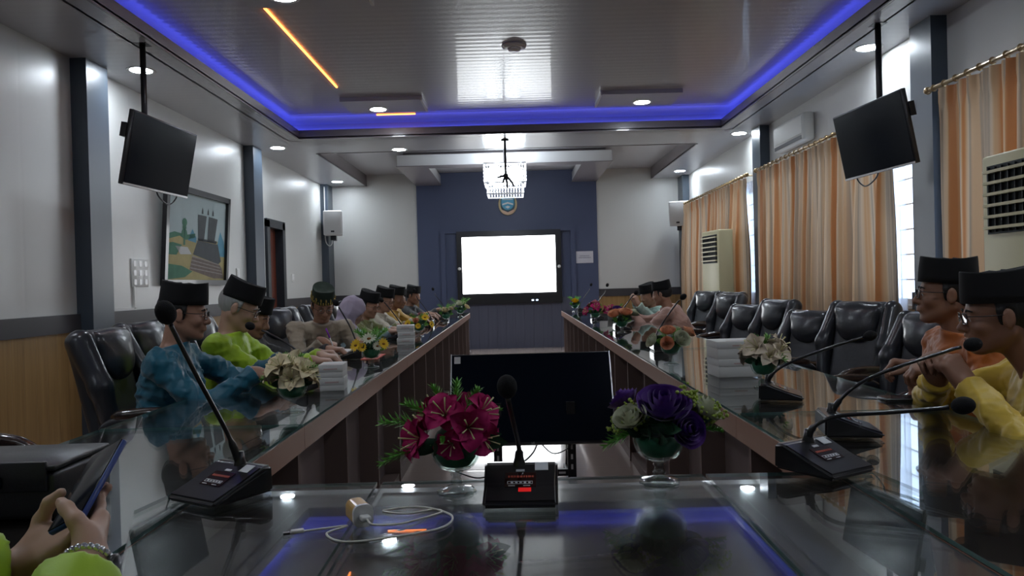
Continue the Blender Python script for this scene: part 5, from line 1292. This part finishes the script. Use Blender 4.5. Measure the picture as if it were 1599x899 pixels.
C_teal = cloth('teal_satin', (0.006, 0.105, 0.165), .42); C_lime = cloth('lime_cloth', (0.38, 0.58, 0.02), .5); C_beige = cloth('beige_cloth', (0.33, 0.27, 0.20), .7)
C_black = mat('black_batik', (0.03, 0.03, 0.032), .7, noise_amt=.9, noise_scale=50); C_blue = cloth('pale_blue_cloth', (0.30, 0.42, 0.46)); C_olive = cloth('olive_cloth', (0.19, 0.20, 0.07)); C_cream = cloth('cream_cloth', (0.50, 0.46, 0.36))
C_must = cloth('mustard_cloth', (0.42, 0.24, 0.03)); C_dark = mat('dark_batik', (0.05, 0.05, 0.05), .7, noise_amt=.8, noise_scale=40); C_mint = mat('mint_print', (0.42, 0.58, 0.52), .7, noise_amt=.3, noise_scale=40); C_peach = cloth('dusty_peach_cloth', (0.42, 0.24, 0.19))
C_orange = cloth('orange_cloth', (0.40, 0.105, 0.012), .5); C_yellow = cloth('yellow_satin', (0.62, 0.42, 0.045), .42)
DN = (0, 0, 1)
# ---- left row, nearest first
chair(-1.66, 3.52, 4, 'black executive chair with the man in teal'); chair(-2.02, 2.46, 0, 'empty black chair at the left edge, only its worn armrest in view')
chair(-1.82, 4.16, 0, 'black chair behind the grey-haired man in lime')
chair(-1.76, 4.74, 0, 'black chair of the person in black batik')
person('man in teal shirt and black cap reaching over the table, nearest in the left row', (-1.64, 3.42), 8, (-1.545, 3.43, 1.115), 14, 6, ((-1.17, 3.30, .845), (1, .1, -.25), (0, -.3, 1), .35, .4), ((-1.15, 3.62, .87), (1, -.15, -.3), (0, .2, 1), .4, .4), SK1, C_teal, h=.0055, hair=M_hairb, specs=True, seed=3, fold=.013)
person('elderly grey-haired man in lime green shirt and black cap', (-1.66, 4.05), 4, (-1.50, 4.0, 1.125), 10, 24, ((-1.10, 3.95, .83), (1, .2, -.1), DN, .4, .4), ((-1.12, 4.2, .83), (1, -.2, -.1), DN, .4, .4), SK2, C_lime, h=.006, hair=M_hairg, specs=True, seed=5)
person('person in black batik half hidden behind the grey-haired man', (-1.74, 4.68), 0, (-1.63, 4.57, 1.045), -4, 20, ((-1.22, 4.50, .82), (1, .1, 0), DN, .5, .4), ((-1.20, 4.72, .82), (1, -.3, 0), DN, .5, .4), SK1, C_black, h=.008, hair=M_hairb, seed=6)
bm_, bf, bA = person('man in beige shirt and gold-patterned cap writing with a purple pen', (-1.66, 5.98), -62, (-1.48, 5.66, 1.085), -64, 26, ((-1.42, 5.42, .825), (.8, .2, -.35), (.2, -.2, 1), .75, .8), ((-1.20, 5.62, .81), (.3, -1, -.1), DN, .4, .4), SK1, C_beige, h=.0065, hair=M_hairb, specs=True, seed=8, leg=0, hat_m=mat('dark_green_velvet', (0.015, 0.028, 0.018), .8))
# gold pattern on his cap
gp = MB()
for i in range(30):
    a = 2 * math.pi * i / 30; e_ = 2.25; cx, sy = math.cos(a), math.sin(a); rr_ = 1 / ((abs(cx) ** e_ + abs(sy) ** e_) ** (1 / e_))
    for (zz_, sc2, hh_) in ((.058, .994, .012), (.082, .985, .015)):
        if zz_ > .07 and i % 2: continue
        x = -.006 + .1095 * sc2 * rr_ * cx; y = .0875 * sc2 * rr_ * sy; gp.ball(bf((x, y, zz_)), (.006, .006, hh_), n=6, m=5)
gp.build('gold_trim', mat('gold_thread', (0.32, 0.23, 0.05), .5, metal=.3), bm_)
pen = thing('pen', 'purple and white pen in the hand of the man in beige', 'pen', (-1.345, 5.40, .80)); MB().tube([(0, 0, -.012), (-.02, -.005, .05)], .005, 8).build('white_barrel', M_white, pen); MB().tube([(-.02, -.005, .05), (-.045, -.012, .12)], .006, 8).build('purple_cap', mat('pen_purple', (.22, .02, .4), .4), pen)
pap = MB().box(-1.40, -1.08, 5.15, 5.45, TT + .0002, TT + .0022); tag(pap.build('paper', mat('paper_white', (.7, .7, .7), .8)), 'white papers under the hands of the man in beige', 'paper')
pap = MB().box(-.98, -.88, 4.62, 4.95, TT + .0002, TT + .004); tag(pap.build('paper', mat('paper_red', (.6, .10, .06), .7)), 'red and white leaflet beyond the yellow daisies', 'paper')
person('woman in grey and lilac headscarf looking down', (-1.74, 6.62), 0, (-1.46, 6.62, 1.00), 10, 30, ((-1.12, 6.45, .82), (1, .2, 0), DN, .4, .4), ((-1.12, 6.75, .82), (1, -.2, 0), DN, .4, .4), SK2, C_blue, h=.009, hat='hijab', hat_m=mat('lilac_scarf', (0.40, 0.34, 0.44), .6, noise_amt=.35, noise_scale=5), seed=9, eyes=False, shirt_name='blouse')
person('man in olive shirt and black cap with arms on the table', (-1.74, 7.38), -10, (-1.46, 7.34, 1.03), -25, 16, ((-1.12, 7.05, .83), (1, .2, 0), DN, .4, .4), ((-1.10, 7.4, .83), (1, -.2, 0), DN, .4, .4), SK1, C_olive, h=.009, hair=M_hairb, specs=True, seed=10, eyes=False)
person('man in cream shirt and black cap leaning over the table', (-1.74, 8.15), -5, (-1.45, 8.15, 1.06), -18, 14, ((-1.10, 7.95, .83), (1, .2, 0), DN, .4, .4), ((-1.08, 8.25, .83), (1, -.2, 0), DN, .4, .4), SK1, C_cream, h=.010, hair=M_hairb, seed=11, eyes=False, specs=True)
person('man in mustard shirt and black cap, fourth from the far end', (-1.72, 9.0), -10, (-1.44, 8.95, 1.07), -25, 10, ((-1.10, 8.75, .83), (1, .2, 0), DN, .4, .4), ((-1.08, 9.05, .83), (1, -.2, 0), DN, .4, .4), SK3, C_must, h=.010, hair=M_hairb, seed=12, eyes=False)
person('man in mustard shirt hidden behind his neighbour at the far left', (-1.74, 9.75), 0, (-1.55, 9.75, 1.04), 0, 10, ((-1.15, 9.6, .83), (1, .2, 0), DN, .4, .4), ((-1.15, 9.9, .83), (1, -.2, 0), DN, .4, .4), SK3, C_must, h=.011, hair=M_hairb, seed=13, eyes=False)
person('man in dark batik shirt and black cap at the far left end', (-1.72, 10.6), -15, (-1.45, 10.5, 1.07), -20, 10, ((-1.10, 10.35, .86), (1, .2, .3), DN, .6, .4), ((-1.10, 10.6, .86), (1, -.2, .3), DN, .6, .4), SK3, C_dark, h=.011, hair=M_hairb, seed=14, eyes=False)
chair(-1.72, 5.86, -30, 'black chair of the man writing in beige')
for (y, lb) in ((6.64, 'black chair of the woman in the headscarf'), (7.40, 'black chair of the man in olive'), (8.18, 'black chair of the man in cream'), (9.0, 'black chair of the man in mustard'), (9.76, 'black chair of the hidden man at the far left'), (10.6, 'black chair of the man in dark batik')):
    chair(-1.76, y, 0, lb)
# ---- right row
person('man in mint patterned shirt holding his hands up at the far right', (1.86, 8.98), 215, (1.60, 8.85, 1.02), 215, 14, ((1.40, 8.55, .95), (-.3, .2, .8), (-.5, -.5, .2), .8, .6), ((1.42, 8.50, .93), (-.2, .3, .8), (.5, -.5, .2), .8, .6), SK1, C_mint, h=.010, hat='songkok', hair=M_hairb, seed=20, eyes=False)
person('man in dusty peach shirt and black cap turned to his neighbour', (1.90, 8.15), 160, (1.62, 8.12, 1.05), 150, 8, ((1.26, 8.25, .84), (-.8, .3, .3), DN, .6, .4), ((1.30, 8.05, .84), (-.9, .3, .2), DN, .6, .4), SK1, C_peach, h=.010, hair=M_hairb, seed=21, eyes=False)
chair(2.10, 8.95, 205, 'black chair of the man in mint'); chair(2.12, 8.12, 195, 'black chair of the man in dusty peach, back turned to view')
ob, of_, oA = person('man in orange shirt, black cap and glasses at the right table', (1.90, 3.02), 172, (1.735, 2.97, 1.130), 158, -2, ((1.62, 2.98, .84), (-.8, .3, .1), (.2, .3, 1), .8, .5), ((1.60, 2.78, .84), (-.8, .4, .1), (-.2, -.2, 1), .8, .5), SK3, C_orange, h=.0055, hair=M_hairb, specs=True, seed=22)
yb, yf, yA = person('man in yellow shirt, black cap and glasses, nearest at the right', (1.78, 2.28), 172, (1.545, 2.36, 1.075), 160, 5, ((1.375, 2.41, .875), (-.45, -.35, .75), (.35, .85, .25), .85, .6, None, (.35, .9, -.5)), ((1.385, 2.27, .865), (-.35, .35, .80), (.2, -.95, .1), .85, .6, None, (.35, -.9, -.5)), SK3, C_yellow, h=.0052, hair=M_hairb, specs=True, seed=23, nkb=.10, fold=.013)
ys_ = [c for c in yb.children if c.name.startswith('shirt')][0]; fy = Vector((math.cos(R_(172)), math.sin(R_(172)), 0)); lfy = Vector((-fy.y, fy.x, 0))
for i, (zz_) in enumerate((.985, .935, .885)):
    o_ = Vector((1.60, 2.30, zz_)) + fy * .5 + lfy * .03; hit, nrm_, _, _ = 0, 0, 0, 0
    from mathutils.bvhtree import BVHTree
    if i == 0: bv = BVHTree.FromPolygons([v.co.copy() for v in ys_.data.vertices], [tuple(p.vertices) for p in ys_.data.polygons])
    r_ = bv.ray_cast(o_, -fy)
    if r_[0] is not None:
        bo = MB().lathe([(.0085, 0), (.0085, .002), (.0001, .003)], 12).build('shirt_button', M_black, yb); bo.matrix_basis = Matrix.Translation(r_[0]) @ r_[1].to_track_quat('Z', 'Y').to_matrix().to_4x4()
chair(1.88, 2.26, 180, 'black chair of the man in yellow'); chair(1.98, 3.04, 180, 'black chair of the man in orange')
# ---- the person holding the phone at the left foreground
pB = V(-.652, 1.05, .896); pT = V(-.655, 1.165, .972); Lx = nrm(pT - pB); nn = V(-.42, -.62, .45); nn = nrm(nn - Lx * (nn @ Lx)); wx = np.cross(Lx, nn); pc_ = (pB + pT) / 2
PM = Matrix(((*[wx[0], Lx[0], nn[0]], pc_[0]), (*[wx[1], Lx[1], nn[1]], pc_[1]), (*[wx[2], Lx[2], nn[2]], pc_[2]), (0, 0, 0, 1)))
php = bpy.data.objects.new('smartphone', None); COL.objects.link(php); php.matrix_world = PM; php.empty_display_size = .05
tag(php, 'phone in dark blue case held up in two hands at the left', 'phone')
MB().bbox(-.036, .036, -.075, .075, -.010, .0, .0035).build('case', mat('navy_case', (0.02, 0.05, 0.22), .4), php)
MB().bbox(-.034, .034, -.073, .073, -.001, .0012, .0005).build('screen', M_blackgloss, php)
def ph_pt(a, b, c): return pc_ + wx * a + Lx * b + nn * c
# right hand: comes from below right, fingers wrap behind the phone, thumb on its right edge
wR = ph_pt(.052, -.146, -.036); wL = ph_pt(-.140, -.070, -.034)
nb, nf, nA = person('person in lime green long sleeves holding a phone, only forearms in view', (-.76, .52), 84, (-.79, .72, 1.22), 76, 30,
    (wR, nrm(ph_pt(.0, -.045, -.044) - wR), -nn * .75 + wx * .55, .55, .55, (.06, .08, .12, .18), (.35, -.2, -1)), (wL, nrm(wx * .92 + Lx * .40 - nn * .04), -nn * .95 + Lx * .12, .45, ((.70, .60, .40), (.90, .15, .40), (.97, .0, .10)), (.06, .08, .10, .14), (-.6, -.3, -1)),
    SK2, C_lime, h=.0042, hair=M_hairb, seed=30, sleeve=.036, cuff=.054, handsc=.93, eyes=True, hat=None, fold=.009)
chair(-.78, .42, 84, 'black chair of the person holding the phone')
wt = MB(); 
def ring_at(p, d, r, tr, parent, name, m, seg=24, links=True):
    d = Vector(d).normalized(); a = d.orthogonal().normalized(); b = d.cross(a); mb = MB()
    if links:
        for i in range(seg): t_ = 2 * math.pi * i / seg; c = Vector(p) + (a * math.cos(t_) + b * math.sin(t_)) * r; mb.ball(c, (tr, tr * .9, tr * 1.2), n=8, m=6)
    else: mb.tube([Vector(p) + (a * math.cos(2 * math.pi * i / seg) + b * math.sin(2 * math.pi * i / seg)) * r for i in range(seg + 1)], tr, 8, caps=False)
    return mb.build(name, m, parent)
ar = body_arms[nb['label']]
(S0, E0, W0, _, _), (S1, E1, W1, _, _) = ar
d0 = nrm(W0 - E0); d1 = nrm(W1 - E1)
ring_at(W0 + d0 * .002, d0, .031, .0058, nb, 'watch_band', M_silver, 26)
MB().lathe([(.017, 0), (.018, .006), (.015, .008), (.0001, .0085)], 20).build('watch_face', M_black, nb).matrix_world = Matrix.Translation(Vector(W0 + d0 * .002) + Vector(nrm(nn * -.6 + wx * .8)) * .030) @ Vector(nrm(nn * -.6 + wx * .8)).to_track_quat('Z', 'Y').to_matrix().to_4x4()
ring_at(W1 + d1 * .002, d1, .031, .0055, nb, 'bead_bracelet', mat('brown_beads', (.09, .03, .015), .3, coat=.5), 22)
